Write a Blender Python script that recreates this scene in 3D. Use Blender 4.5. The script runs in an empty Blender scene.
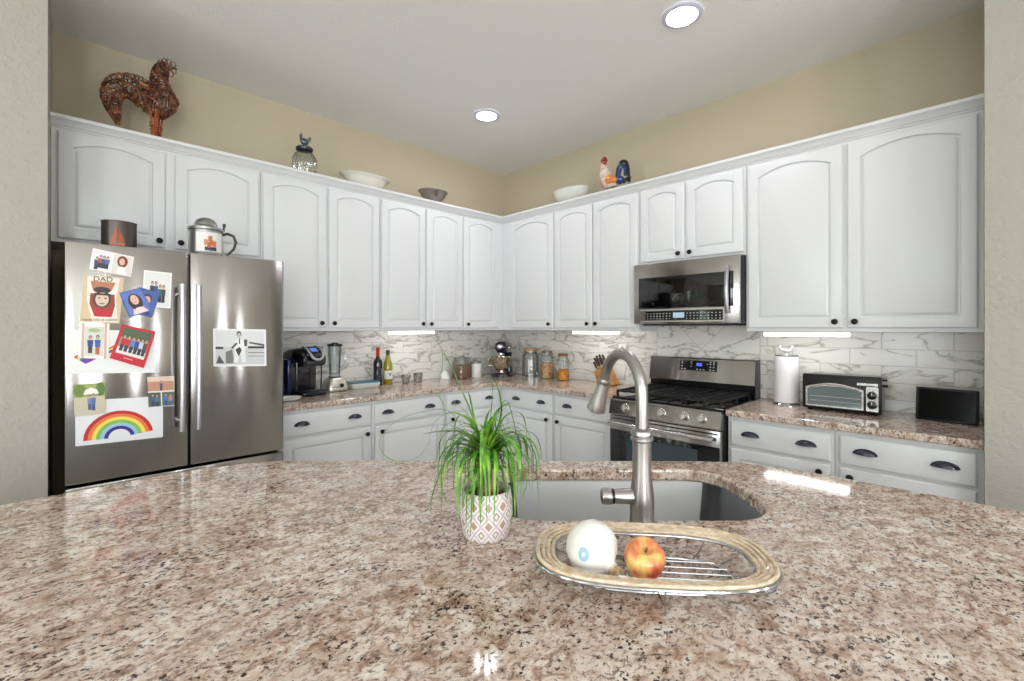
import bpy, bmesh, math, random
from mathutils import Vector, Matrix
PI = math.pi
SC = bpy.context.scene
COL = SC.collection
random.seed(7)

# ---------------------------------------------------------------- camera
CX, CY, CH, FP = -3.43, -3.65, 1.395, 457.8
TH = math.atan2(470, 457.8); CO = math.cos(TH); SI = math.sin(TH)
cam_data = bpy.data.cameras.new('camera')
cam = bpy.data.objects.new('camera', cam_data); COL.objects.link(cam)
cam.location = (CX, CY, CH); cam.rotation_euler = (PI/2, 0, TH - PI/2)
cam_data.sensor_width = 36; cam_data.lens = FP/1024*36
cam_data.shift_y = -12.5/1024; cam_data.clip_start = 0.02
SC.camera = cam

# ---------------------------------------------------------------- world, view
SC.view_settings.view_transform = 'Standard'; SC.view_settings.look = 'None'
SC.view_settings.gamma = 1; SC.view_settings.use_curve_mapping = False
SC.view_settings.exposure = -0.14
w = bpy.data.worlds.new('outdoors'); SC.world = w; w.use_nodes = True
nt = w.node_tree; bg = nt.nodes['Background']
tc = nt.nodes.new('ShaderNodeTexCoord'); sx = nt.nodes.new('ShaderNodeSeparateXYZ')
cr = nt.nodes.new('ShaderNodeValToRGB'); ns = nt.nodes.new('ShaderNodeTexNoise'); ns.inputs['Scale'].default_value = 9
ad = nt.nodes.new('ShaderNodeMath'); ad.operation = 'MULTIPLY_ADD'; ad.inputs[1].default_value = .5
nt.links.new(tc.outputs['Generated'], sx.inputs[0]); nt.links.new(tc.outputs['Generated'], ns.inputs['Vector'])
nt.links.new(ns.outputs['Fac'], ad.inputs[0]); nt.links.new(sx.outputs['Z'], ad.inputs[2])
nt.links.new(ad.outputs[0], cr.inputs[0]); nt.links.new(cr.outputs[0], bg.inputs[0])
e = cr.color_ramp.elements; e[0].position = .18; e[0].color = (.10, .22, .06, 1); e[1].position = .36; e[1].color = (.85, .93, 1, 1)
k = e.new(.30); k.color = (.25, .42, .18, 1)
WORLD_STRENGTH = 3.0
bg.inputs[1].default_value = WORLD_STRENGTH

def area_light(name, loc, rot, sx_, sy_, power, color):
    l = bpy.data.lights.new(name, 'AREA'); l.shape = 'RECTANGLE'; l.size = sx_; l.size_y = sy_
    l.energy = power; l.color = color
    o = bpy.data.objects.new(name, l); COL.objects.link(o); o.location = loc; o.rotation_euler = rot
    return o
# daylight entering by the family-room windows behind the camera
WINS_BACK = [(-6.6, 1.2), (-4.9, 1.2), (-2.35, .42), (-1.0, .26)]      # narrow pair added to streak the fridge steel; (centre x, width) on the wall y=-8.2
WINS_FAR = [(-6.6, 1.3), (-4.6, 1.3), (-2.6, 1.3)]                    # (centre y, width) on the wall x=-8.2
DAY = (.925, .935, 1.0)
for i, (x, ww) in enumerate(WINS_BACK):
    area_light('daylight', (x, -8.08, 1.5), (PI/2+.22, 0, 0), ww*.8, 2.3, (110 if ww < .6 else 98)*ww, DAY)
for i, (y, ww) in enumerate(WINS_FAR):
    area_light('daylight', (-8.08, y, 1.45), (PI/2+.5, 0, -PI/2), ww*.8, 1.9, 56, DAY)
CAN_EMIT = 110.0
UNDER_EMIT = 8.0

# ---------------------------------------------------------------- materials
def lin(c):
    return tuple((v/255/12.92 if v/255 <= .04045 else ((v/255+.055)/1.055)**2.4) for v in c)
MC = {}
def mat(rgb, rough=.5, metal=0, name=None, **kw):
    key = (rgb, rough, metal, name, tuple(sorted(kw.items())))
    if key in MC: return MC[key]
    m = bpy.data.materials.new(name or 'paint'); m.use_nodes = True
    b = m.node_tree.nodes['Principled BSDF']
    b.inputs['Base Color'].default_value = (*lin(rgb), 1)
    b.inputs['Roughness'].default_value = rough; b.inputs['Metallic'].default_value = metal
    if 'coat' in kw: b.inputs['Coat Weight'].default_value = kw['coat']
    if 'spec' in kw: b.inputs['Specular IOR Level'].default_value = kw['spec']
    if 'sheen' in kw: b.inputs['Sheen Weight'].default_value = kw['sheen']
    if 'sub' in kw:
        b.inputs['Subsurface Weight'].default_value = kw['sub']; b.inputs['Subsurface Radius'].default_value = (.02, .01, .006)
    if 'emit' in kw:
        b.inputs['Emission Color'].default_value = (*lin(rgb), 1); b.inputs['Emission Strength'].default_value = kw['emit']
    MC[key] = m
    return m
def nodes(m): return m.node_tree.nodes, m.node_tree.links, m.node_tree.nodes['Principled BSDF']
def add_bump(m, scale, dist, detail=3, stretch=None, strength=1.0):
    N, Lk, b = nodes(m)
    tcn = N.new('ShaderNodeTexCoord'); n = N.new('ShaderNodeTexNoise'); n.inputs['Scale'].default_value = scale; n.inputs['Detail'].default_value = detail
    src = tcn.outputs['Object']
    if stretch:
        mp = N.new('ShaderNodeMapping'); mp.inputs['Scale'].default_value = stretch; Lk.new(src, mp.inputs[0]); src = mp.outputs[0]
    Lk.new(src, n.inputs['Vector'])
    bp = N.new('ShaderNodeBump'); bp.inputs['Distance'].default_value = dist; bp.inputs['Strength'].default_value = strength
    Lk.new(n.outputs['Fac'], bp.inputs['Height']); Lk.new(bp.outputs[0], b.inputs['Normal'])
    return m
def noise_color(m, scale, stops, detail=4, stretch=None, rough=.6):
    N, Lk, b = nodes(m)
    tcn = N.new('ShaderNodeTexCoord'); n = N.new('ShaderNodeTexNoise'); n.inputs['Scale'].default_value = scale; n.inputs['Detail'].default_value = detail
    n.inputs['Roughness'].default_value = rough
    src = tcn.outputs['Object']
    if stretch:
        mp = N.new('ShaderNodeMapping'); mp.inputs['Scale'].default_value = stretch; Lk.new(src, mp.inputs[0]); src = mp.outputs[0]
    Lk.new(src, n.inputs['Vector'])
    r = N.new('ShaderNodeValToRGB'); el = r.color_ramp.elements
    el[0].position = stops[0][0]; el[0].color = (*lin(stops[0][1]), 1); el[1].position = stops[-1][0]; el[1].color = (*lin(stops[-1][1]), 1)
    for p, c in stops[1:-1]:
        q = el.new(p); q.color = (*lin(c), 1)
    Lk.new(n.outputs['Fac'], r.inputs[0]); Lk.new(r.outputs[0], b.inputs['Base Color'])
    return m

WHITE = add_bump(mat((224, 225, 226), .32, name='cabinet_paint'), 60, .0002)
CAB_IN = mat((214, 214, 210), .5, name='cabinet_inside')
WALL = add_bump(mat((197, 186, 161), .9, name='tan_wall_paint'), 120, .002)
PILLAR = add_bump(mat((168, 163, 153), .9, name='cream_textured_paint'), 45, .006, 3)
CEIL = add_bump(mat((238, 238, 234), .95, name='ceiling_paint'), 70, .003)
FLOORM = noise_color(mat((214, 206, 196), .4, name='floor_tile'), 3, [(.3, (204, 196, 186)), (.7, (226, 220, 210))])
DARKM = mat((28, 26, 30), .35, name='dark_bronze', metal=.6)
NAVY = mat((14, 16, 44), .15, name='navy_enamel', coat=1.0)
PULL = mat((22, 22, 50), .22, name='dark_cup_pull', coat=.6)
BLACK = mat((10, 10, 12), .25, name='black_plastic')
BLACKG = mat((6, 6, 8), .06, name='black_glass', coat=.5)
CHROME = mat((225, 225, 228), .08, 1, name='chrome')
NICKEL = mat((172, 169, 166), .3, 1, name='brushed_nickel')
IRON = mat((18, 18, 20), .45, name='cast_iron')
def steel_mat(name, rgb=(170, 166, 162), rough=.17, aniso=.85, streak=(2, 2, 90)):
    m = mat(rgb, rough, 1, name=name)
    N, Lk, b = nodes(m)
    b.inputs['Anisotropic'].default_value = aniso; b.inputs['Anisotropic Rotation'].default_value = .25
    tg = N.new('ShaderNodeTangent'); tg.direction_type = 'RADIAL'; tg.axis = 'Z'
    Lk.new(tg.outputs[0], b.inputs['Tangent'])
    add_bump(m, 3, .0006, 2, stretch=streak, strength=.25)
    return m
STEEL = steel_mat('brushed_steel')
SINKM = steel_mat('sink_steel', (132, 132, 135), .25, .6, (4, 4, 60))

def glass_mat(name, rgb=(247, 250, 250), refl=.65, tint=.04):
    m = bpy.data.materials.new(name); m.use_nodes = True
    N, Lk = m.node_tree.nodes, m.node_tree.links
    N.remove(N['Principled BSDF']); out = N['Material Output']
    tr = N.new('ShaderNodeBsdfTransparent'); gl = N.new('ShaderNodeBsdfGlossy'); gl.inputs['Roughness'].default_value = .04
    c = lin(rgb); tr.inputs[0].default_value = (*c, 1)
    fr = N.new('ShaderNodeFresnel'); fr.inputs[0].default_value = 1.5
    mp = N.new('ShaderNodeMath'); mp.operation = 'MULTIPLY_ADD'; mp.inputs[1].default_value = refl; mp.inputs[2].default_value = tint*.3
    mx = N.new('ShaderNodeMixShader'); Lk.new(fr.outputs[0], mp.inputs[0]); Lk.new(mp.outputs[0], mx.inputs[0])
    Lk.new(tr.outputs[0], mx.inputs[1]); Lk.new(gl.outputs[0], mx.inputs[2]); Lk.new(mx.outputs[0], out.inputs[0])
    return m
GLASS = glass_mat('clear_glass')
PANE = glass_mat('window_glass', (250, 255, 252), .6, .02)
GREYGLASS = glass_mat('grey_glass', (240, 242, 240), .7, .25)
OILG = glass_mat('yellow_glass', (190, 170, 40), .9, .2)

def granite():
    m = mat((205, 190, 172), .07, name='polished_granite')
    N, Lk, b = nodes(m)
    b.inputs['Specular IOR Level'].default_value = .42
    tcn = N.new('ShaderNodeTexCoord')
    rot = N.new('ShaderNodeMapping'); rot.inputs['Rotation'].default_value = (0, 0, PI*.27); rot.inputs['Scale'].default_value = (1.0, 1.3, 1.0)
    Lk.new(tcn.outputs['Object'], rot.inputs[0])
    def noise(sc, det, ro, off=0, dist=0):
        mp = N.new('ShaderNodeMapping'); mp.inputs['Location'].default_value = (off, off*1.7, off*.3); Lk.new(rot.outputs[0], mp.inputs[0])
        n = N.new('ShaderNodeTexNoise'); n.inputs['Scale'].default_value = sc; n.inputs['Detail'].default_value = det
        n.inputs['Roughness'].default_value = ro; n.inputs['Distortion'].default_value = dist
        Lk.new(mp.outputs[0], n.inputs['Vector']); return n.outputs['Fac']
    def ramp(f, stops):
        r = N.new('ShaderNodeValToRGB'); el = r.color_ramp.elements
        el[0].position = stops[0][0]; el[0].color = (*lin(stops[0][1]), 1); el[1].position = stops[-1][0]; el[1].color = (*lin(stops[-1][1]), 1)
        for p, c in stops[1:-1]: q = el.new(p); q.color = (*lin(c), 1)
        Lk.new(f, r.inputs[0]); return r.outputs[0]
    def mix(f, a, c):
        mx = N.new('ShaderNodeMix'); mx.data_type = 'RGBA'
        if isinstance(f, float): mx.inputs[0].default_value = f
        else: Lk.new(f, mx.inputs[0])
        for s, v in ((6, a), (7, c)):
            if isinstance(v, tuple): mx.inputs[s].default_value = (*lin(v), 1)
            else: Lk.new(v, mx.inputs[s])
        return mx.outputs[2]
    base = ramp(noise(26, 7, .70, 0, .6), [(.33, (136, 106, 90)), (.42, (180, 152, 134)), (.49, (208, 188, 172)), (.58, (226, 214, 203)), (.70, (234, 230, 226))])
    big = ramp(noise(6, 3, .6, 3), [(.42, (0, 0, 0)), (.62, (255, 255, 255))])
    base = mix(big, base, mix(.38, base, (168, 138, 118)))
    brown = ramp(noise(50, 5, .66, 7, .7), [(.55, (0, 0, 0)), (.64, (235, 235, 235))])
    base = mix(brown, base, (124, 98, 84))
    grey = ramp(noise(48, 4, .6, 21, .5), [(.60, (0, 0, 0)), (.68, (200, 200, 200))])
    base = mix(grey, base, (150, 140, 134))
    fine = ramp(noise(88, 4, .65, 31, .4), [(.555, (0, 0, 0)), (.62, (225, 225, 225))])
    base = mix(fine, base, (108, 80, 68))
    lite = ramp(noise(70, 3, .6, 41, .4), [(.60, (0, 0, 0)), (.68, (200, 200, 200))])
    base = mix(lite, base, (232, 228, 220))
    # dark flecks, thicker where the large cloud is dark
    cl = noise(5, 2, .5, 13)
    fl = noise(95, 4, .6, 17, .3)
    sm = N.new('ShaderNodeMath'); sm.operation = 'MULTIPLY_ADD'; sm.inputs[1].default_value = .24; Lk.new(cl, sm.inputs[0]); Lk.new(fl, sm.inputs[2])
    dark = ramp(sm.outputs[0], [(.705, (0, 0, 0)), (.75, (255, 255, 255))])
    base = mix(dark, base, (58, 42, 40))
    Lk.new(base, b.inputs['Base Color'])
    return m
GRANITE = granite()

def marble_tile(name, diag=False):
    m = mat((232, 229, 222), .16, name=name)
    N, Lk, b = nodes(m)
    tcn = N.new('ShaderNodeTexCoord'); sp = N.new('ShaderNodeSeparateXYZ'); Lk.new(tcn.outputs['Object'], sp.inputs[0])
    a = N.new('ShaderNodeMath'); Lk.new(sp.outputs[0], a.inputs[0]); Lk.new(sp.outputs[1], a.inputs[1])
    cb = N.new('ShaderNodeCombineXYZ'); Lk.new(a.outputs[0], cb.inputs[0]); Lk.new(sp.outputs[2], cb.inputs[1])
    mp = N.new('ShaderNodeMapping'); Lk.new(cb.outputs[0], mp.inputs[0]); mp.inputs['Location'].default_value = (.05, .0374, 0)
    if diag: mp.inputs['Rotation'].default_value = (0, 0, PI/4)
    br = N.new('ShaderNodeTexBrick'); Lk.new(mp.outputs[0], br.inputs['Vector'])
    br.inputs['Scale'].default_value = 1; br.inputs['Brick Width'].default_value = .43 if diag else .305; br.inputs['Row Height'].default_value = .43 if diag else .0975
    br.inputs['Mortar Size'].default_value = .0022; br.inputs['Mortar Smooth'].default_value = .1; br.offset = .5 if not diag else 0
    br.inputs['Color1'].default_value = (0, 0, 0, 1); br.inputs['Color2'].default_value = (1, 1, 1, 1); br.inputs['Mortar'].default_value = (.5, .5, .5, 1)
    off = N.new('ShaderNodeVectorMath'); off.operation = 'MULTIPLY_ADD'; off.inputs[1].default_value = (9, 5, 3)
    Lk.new(br.outputs['Color'], off.inputs[0]); Lk.new(cb.outputs[0], off.inputs[2])
    rt = N.new('ShaderNodeMapping'); rt.inputs['Rotation'].default_value = (0, 0, .6); rt.inputs['Scale'].default_value = (1, 2.2, 1); Lk.new(off.outputs[0], rt.inputs[0])
    n = N.new('ShaderNodeTexNoise'); n.inputs['Scale'].default_value = 2.0; n.inputs['Detail'].default_value = 6; n.inputs['Roughness'].default_value = .55; n.inputs['Distortion'].default_value = .6
    Lk.new(rt.outputs[0], n.inputs['Vector'])
    r = N.new('ShaderNodeValToRGB'); el = r.color_ramp.elements
    el[0].position = .0; el[0].color = (*lin((234, 231, 225)), 1); el[1].position = 1; el[1].color = (*lin((222, 221, 218)), 1)
    for p, c in ((.33, (232, 230, 225)), (.345, (198, 192, 180)), (.36, (232, 230, 225)), (.475, (226, 224, 219)), (.490, (190, 186, 180)), (.497, (158, 155, 152)), (.506, (208, 202, 190)), (.53, (229, 226, 219)), (.60, (228, 225, 218))):
        q = el.new(p); q.color = (*lin(c), 1)
    Lk.new(n.outputs['Fac'], r.inputs[0])
    mx = N.new('ShaderNodeMix'); mx.data_type = 'RGBA'; Lk.new(br.outputs['Fac'], mx.inputs[0]); Lk.new(r.outputs[0], mx.inputs[6])
    mx.inputs[7].default_value = (*lin((196, 192, 185)), 1); Lk.new(mx.outputs[2], b.inputs['Base Color'])
    bp = N.new('ShaderNodeBump'); bp.invert = True; bp.inputs['Distance'].default_value = .001; Lk.new(br.outputs['Fac'], bp.inputs['Height']); Lk.new(bp.outputs[0], b.inputs['Normal'])
    return m
TILE = marble_tile('marble_subway_tile')
TILED = marble_tile('marble_panel_tile', True)

# ---------------------------------------------------------------- frames and builders
class Frame:
    def __init__(s, x, y, rot): s.b = Vector((x, y, 0)); s.r = rot; s.M = Matrix.Rotation(rot, 3, 'Z')
    def w(s, p): return s.b + s.M @ Vector(p)
LF = Frame(0, 0, 0)             # along the fridge wall: x = world x, front faces -y
RF = Frame(0, 0, -PI/2)         # along the range wall: local x = distance from the corner
IF = Frame(CX, CY, TH - PI/2)   # along the island's sink edge: x sideways, y away from the seat side
def on_left(px, yw, py=328):
    dy = yw - CY; t = (px-512)/FP; dx = dy*(CO+t*SI)/(SI-t*CO); d = dx*CO+dy*SI
    return dx+CX, CH-(py-328)*d/FP
def on_right(px, yw, py=328):   # yw is negative distance from the wall; returns (s, z)
    dx = yw - CX; t = (px-512)/FP; dy = dx*(SI-t*CO)/(CO+t*SI); d = dx*CO+dy*SI
    return -(dy+CY), CH-(py-328)*d/FP
def thing(frame, o, name, label, cat, group=None, rot=0):
    e_ = bpy.data.objects.new(name, None); COL.objects.link(e_); e_.empty_display_size = .05
    e_.location = frame.w(o); e_.rotation_euler = (0, 0, frame.r + rot)
    e_['label'] = label; e_['category'] = cat
    if group: e_['group'] = group
    e_['_o'] = tuple(o)
    return e_
def tag(o, label, cat, group=None):
    o['label'] = label; o['category'] = cat
    if group: o['group'] = group
    return o
class B:
    def __init__(s, m=None): s.bm = bmesh.new(); s.mats = []; s.i = 0; s.m(m or WHITE)
    def m(s, m_):
        if m_ not in s.mats: s.mats.append(m_)
        s.i = s.mats.index(m_); return s
    def f(s, vs):
        try: fc = s.bm.faces.new(vs); fc.material_index = s.i; return fc
        except ValueError: return None
    def v(s, p): return s.bm.verts.new(p)
    def box(s, x0, y0, z0, x1, y1, z1, bev=0):
        if x0 > x1: x0, x1 = x1, x0
        if y0 > y1: y0, y1 = y1, y0
        if z0 > z1: z0, z1 = z1, z0
        v = [s.v((x, y, z)) for z in (z0, z1) for y in (y0, y1) for x in (x0, x1)]
        fs = [s.f([v[i] for i in q]) for q in ((0, 2, 3, 1), (4, 5, 7, 6), (0, 1, 5, 4), (2, 6, 7, 3), (0, 4, 6, 2), (1, 3, 7, 5))]
        if bev > 0:
            es = list({e_ for fc in fs for e_ in fc.edges})
            r = bmesh.ops.bevel(s.bm, geom=es, offset=bev, segments=2, affect='EDGES', profile=.5)
            for fc in r['faces']: fc.material_index = s.i
        return s
    def rings(s, rs, close=True, cap0=False, cap1=False):
        R_ = [[s.v(p) for p in r] for r in rs]
        n = len(R_[0])
        for a, b_ in zip(R_, R_[1:]):
            for i in range(n if close else n-1):
                j = (i+1) % n; s.f((a[i], a[j], b_[j], b_[i]))
        if cap0: s.f(R_[0][::-1])
        if cap1: s.f(R_[-1])
        return s
    def lathe(s, prof, cx=0, cy=0, cz=0, n=24, sx=1, sy=1, ax='z', cap0=True, cap1=True):
        rs = []
        for r, h in prof:
            ring = []
            for i in range(n):
                a = 2*PI*i/n; x, y = r*math.cos(a)*sx, r*math.sin(a)*sy
                p = {'z': (x, y, h), 'y': (x, h, -y), 'x': (h, x, y)}[ax]
                ring.append((p[0]+cx, p[1]+cy, p[2]+cz))
            rs.append(ring)
        return s.rings(rs, True, cap0, cap1)
    def tube(s, pts, r, n=8, closed=False, caps=True):
        pts = [Vector(p) for p in pts]; m_ = len(pts)
        rr = r if isinstance(r, (list, tuple)) else [r]*m_
        up = Vector((0, 0, 1)); rs = []; prev = None
        for i, p in enumerate(pts):
            if closed: t = pts[(i+1) % m_]-pts[i-1]
            else: t = pts[min(i+1, m_-1)]-pts[max(i-1, 0)]
            if t.length < 1e-9: t = Vector((0, 0, 1))
            t.normalize()
            if prev is None:
                a = up.cross(t) if abs(t.z) < .95 else Vector((1, 0, 0)).cross(t)
            else: a = prev - t*prev.dot(t)
            if a.length < 1e-6: a = Vector((1, 0, 0)).cross(t)
            a.normalize(); prev = a; b_ = t.cross(a)
            rs.append([p + (a*math.cos(2*PI*k_/n) + b_*math.sin(2*PI*k_/n))*rr[i] for k_ in range(n)])
        if closed: rs.append(rs[0]); caps = False
        return s.rings(rs, True, caps, caps)
    def prism(s, poly, a, b_, ax='z'):
        """extrude a 2-D outline from a to b along ax; outline axes are the two others in order"""
        def P3(u, v, h): return {'z': (u, v, h), 'y': (u, h, v), 'x': (h, u, v)}[ax]
        lo = [s.v(P3(u, v, a)) for u, v in poly]; hi = [s.v(P3(u, v, b_)) for u, v in poly]
        n = len(poly)
        s.f(lo[::-1]); s.f(hi)
        for i in range(n):
            j = (i+1) % n; s.f((lo[i], lo[j], hi[j], hi[i]))
        return s
    def ball(s, c, r, nu=16, nv=10):
        if not isinstance(r, (tuple, list)): r = (r, r, r)
        rs = []
        for j in range(nv+1):
            ph = PI*j/nv; q = max(math.sin(ph), .001)
            rs.append([(c[0]+r[0]*q*math.cos(2*PI*i/nu), c[1]+r[1]*q*math.sin(2*PI*i/nu), c[2]-r[2]*math.cos(ph)) for i in range(nu)])
        return s.rings(rs, True, True, True)
    def build(s, name, root=None, parent=None, local=False, ang=40, smooth=True, bevel=0):
        bmesh.ops.remove_doubles(s.bm, verts=s.bm.verts, dist=1e-6)
        bmesh.ops.recalc_face_normals(s.bm, faces=s.bm.faces)
        if root is not None and not local and '_o' in root:
            bmesh.ops.translate(s.bm, verts=s.bm.verts, vec=-Vector(root['_o']))
        if smooth:
            for fc in s.bm.faces: fc.smooth = True
            for e_ in s.bm.edges:
                if len(e_.link_faces) == 2 and e_.calc_face_angle(0) > math.radians(ang): e_.smooth = False
        me = bpy.data.meshes.new(name); s.bm.to_mesh(me); s.bm.free()
        for m_ in s.mats: me.materials.append(m_)
        o = bpy.data.objects.new(name, me); COL.objects.link(o)
        if parent is not None: o.parent = parent
        elif root is not None: o.parent = root
        if bevel:
            md = o.modifiers.new('bevel', 'BEVEL'); md.width = bevel; md.segments = 2; md.limit_method = 'ANGLE'; md.angle_limit = math.radians(50)
        return o
def struct(o): o['kind'] = 'structure'; return o
def text_mesh(name, s, size, m_, pos, root, parent=None, rx=PI/2, rz=0, ry=0, ext=.0004, local=False, sxy=1.0):
    c = bpy.data.curves.new('lettering', 'FONT'); c.body = s; c.size = size; c.extrude = ext; c.align_x = 'CENTER'; c.align_y = 'CENTER'
    t = bpy.data.objects.new('lettering_curve', c); COL.objects.link(t)
    dg = bpy.context.evaluated_depsgraph_get(); dg.update()
    me = bpy.data.meshes.new_from_object(t.evaluated_get(dg)); bpy.data.objects.remove(t)
    M = Matrix.Translation(Vector(pos) - (Vector(root['_o']) if (not local and '_o' in root) else Vector((0, 0, 0)))) @ Matrix.Rotation(rz, 4, 'Z') @ Matrix.Rotation(ry, 4, 'Y') @ Matrix.Rotation(rx, 4, 'X') @ Matrix.Diagonal((sxy, 1, 1, 1))
    me.transform(M); me.materials.clear(); me.materials.append(m_)
    o = bpy.data.objects.new(name, me); COL.objects.link(o); o.parent = parent or root
    return o

# ---------------------------------------------------------------- the room
RH = 3.07
def slab(name, x0, y0, z0, x1, y1, z1, m_):
    o = B(m_).box(x0, y0, z0, x1, y1, z1).build(name, smooth=False); return struct(o)
slab('floor', -8.3, -8.3, -.1, .12, .12, 0, FLOORM)
# ceiling with round holes is not needed: the lamps are surface trims with a shallow well below the plane
slab('ceiling', -8.3, -8.3, RH, .12, .12, RH+.1, CEIL)
slab('wall_left', -3.487, 0, 0, .12, .12, RH, WALL)
slab('wall_right', 0, -3.6575, 0, .12, 0, RH, WALL)
slab('wall_left_return', -3.70, -.83, 0, -3.487, .12, RH, PILLAR)
slab('wall_right_return', -.70, -8.3, 0, .12, -3.6575, RH, PILLAR)
def wall_windows(name, axis, fixed, a0, a1, wins, z0, z1):
    """wall with window openings along x (axis 0) or y (axis 1)"""
    b_ = B(PILLAR); th = .12
    def bx(u0, u1, za, zb):
        if u1-u0 < 1e-4 or zb-za < 1e-4: return
        if axis == 0: b_.box(u0, fixed-th, za, u1, fixed, zb)
        else: b_.box(fixed-th, u0, za, fixed, u1, zb)
    cur = a0
    for c_, ww in sorted(wins):
        bx(cur, c_-ww/2, 0, RH); bx(c_-ww/2, c_+ww/2, 0, z0); bx(c_-ww/2, c_+ww/2, z1, RH); cur = c_+ww/2
    bx(cur, a1, 0, RH)
    struct(b_.build(name, smooth=False))
    for i, (c_, ww) in enumerate(wins):
        fr = B(mat((235, 233, 228), .4, name='window_paint')); gl = B(PANE)
        def bar(m__, u0, u1, za, zb, d0=.02, d1=.07):
            if axis == 0: m__.box(u0, fixed-d1, za, u1, fixed-d0, zb)
            else: m__.box(fixed-d1, u0, za, fixed-d0, u1, zb)
        u0, u1 = c_-ww/2, c_+ww/2
        bar(fr, u0, u0+.05, z0, z1); bar(fr, u1-.05, u1, z0, z1); bar(fr, u0+.05, u1-.05, z0, z0+.05); bar(fr, u0+.05, u1-.05, z1-.05, z1)
        bar(fr, u0+.05, u1-.05, (z0+z1)/2-.02, (z0+z1)/2+.02); bar(fr, c_-.012, c_+.012, z0+.05, (z0+z1)/2-.02, .035, .055); bar(fr, c_-.012, c_+.012, (z0+z1)/2+.02, z1-.05, .035, .055)
        o = struct(fr.build('window_%d' % (wall_windows.n), smooth=False)); wall_windows.n += 1
        bar(gl, u0+.05, u1-.05, z0+.05, z1-.05, .042, .048)
        gl.build('window_pane', parent=o, smooth=False)
wall_windows.n = 1
wall_windows('wall_back', 0, -8.2, -8.2, -.70, WINS_BACK, .2, 2.75)
wall_windows('wall_side', 0, -.71, -8.3, -3.70, [(-6.6, .9), (-5.35, .9), (-4.25, .7)], .9, 1.98)
wall_windows('wall_far', 1, -8.2, -8.3, -.83, WINS_FAR, .5, 2.4)

# recessed ceiling lamps; those in the unseen rear room are added for fill
CANS = [(-1.06, -.93, 'recessed round ceiling light nearer the corner of the two walls'),
        (-1.07, -2.53, 'recessed round ceiling light nearest the top edge, above the range wall'),
        (-3.9, -5.6, 'added ceiling fill light out of view behind the seating side of the island'),
        (-6.2, -3.2, 'added ceiling fill light out of view in the room to the far left'),
        (-2.4, -6.6, 'added ceiling fill light out of view near the rear windows on the right'),
        (-6.2, -6.4, 'added ceiling fill light out of view in the rear corner of the room')]
CANM = mat((250, 248, 255), .5, name='lamp_glow', emit=CAN_EMIT)
TRIM = mat((206, 206, 222), .4, name='lamp_trim')
for x, y, lb in CANS:
    t = thing(LF, (x, y, RH), 'ceiling_light', lb, 'ceiling light', 'recessed ceiling lights')
    B(TRIM).lathe([(.076, -.004), (.080, -.012), (.092, -.014), (.104, -.008), (.106, -.0005)], n=32, cap0=False, cap1=False).build('trim_ring', t, local=True)
    B(CANM).lathe([(.0765, -.006), (.05, -.0075), (.001, -.008)], n=32, cap0=False, cap1=True).build('diffuser', t, local=True)
# ---------------------------------------------------------------- cabinets
def arch_ring(x0, x1, z0, z1, rise, y, N=12):
    """outline: bottom left, bottom right, then the top edge from right to left (z1 is the crest)"""
    pts = [(x0, y, z0), (x1, y, z0)]
    for i in range(N+1):
        u = 1-2*i/N
        pts.append(((x0+x1)/2+u*(x1-x0)/2, y, z1-rise*(u*u)))
    return pts
def door_mesh(root, x0, x1, z0, z1, yf, arch=True, parent=None, name='door', th=.019, fw=.057):
    """raised-panel door whose back lies at yf; the front is yf-th"""
    b = B(WHITE); w_ = x1-x0
    rise = min(.05, .125*(w_-2*fw)) if arch else 0
    top = z1-fw*(.62 if arch else 1)
    yb, y0 = yf, yf-th
    rs = [arch_ring(x0, x1, z0, z1, 0, yb), arch_ring(x0, x1, z0, z1, 0, y0+.006),
          arch_ring(x0+.005, x1-.005, z0+.005, z1-.005, 0, y0+.001), arch_ring(x0+.009, x1-.009, z0+.009, z1-.009, 0, y0)]
    for ins, y in ((0, y0), (.0015, y0+.008), (.004, y0+.012), (.0095, y0+.012), (.011, y0+.007), (.020, y0+.0015), (.022, y0+.0008)):
        rs.append(arch_ring(x0+fw+ins, x1-fw-ins, z0+fw+ins, top-ins, rise*(1-ins*3), y))
    b.rings(rs, True, True, True)
    return b.build(name, root, parent, ang=22)
def knob(root, parent, x, z, yf):
    B(BLACK if False else DARKM).lathe([(.006, 0), (.005, -.012), (.013, -.016), (.0165, -.022), (.015, -.028), (.008, -.031), (.001, -.032)], cx=x, cy=yf, cz=z, n=16, ax='y').build('knob', root, parent)
def cup_pull(root, parent, x, z, yf):
    b = B(PULL); rs = []
    W_, D_, Hh = .046, .024, .026; nu, nv = 14, 7
    for shell in (1.0, .9):
        R_ = []
        for i in range(nu+1):
            a = PI*i/nu
            R_.append([(x + W_*shell*math.cos(a), yf - D_*shell*math.sin(a)*math.sin(PI/2*j/nv*1.0 if j else .02) , z-.012 + Hh*shell*math.sin(a)*math.cos(PI/2*j/nv)) for j in range(nv+1)])
        b.rings(R_, False)
    # rim lip along the wall
    b.tube([(x+W_*1.04*math.cos(PI*i/14), yf-.002, z-.012+Hh*1.06*math.sin(PI*i/14)) for i in range(15)], .0022, 6)
    b.build('cup_pull', root, parent, ang=60)
def drawer(root, x0, x1, z0, z1, yf, pulls):
    b = B(WHITE); th = .019; y0 = yf-th
    rs = [arch_ring(x0, x1, z0, z1, 0, yf, 1), arch_ring(x0, x1, z0, z1, 0, y0+.008, 1), arch_ring(x0+.006, x1-.006, z0+.006, z1-.006, 0, y0+.002, 1), arch_ring(x0+.012, x1-.012, z0+.012, z1-.012, 0, y0, 1)]
    d = b.rings(rs, True, True, True).build('drawer', root, ang=22)
    for px in pulls: cup_pull(root, d, px, (z0+z1)/2+.004, y0)
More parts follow.
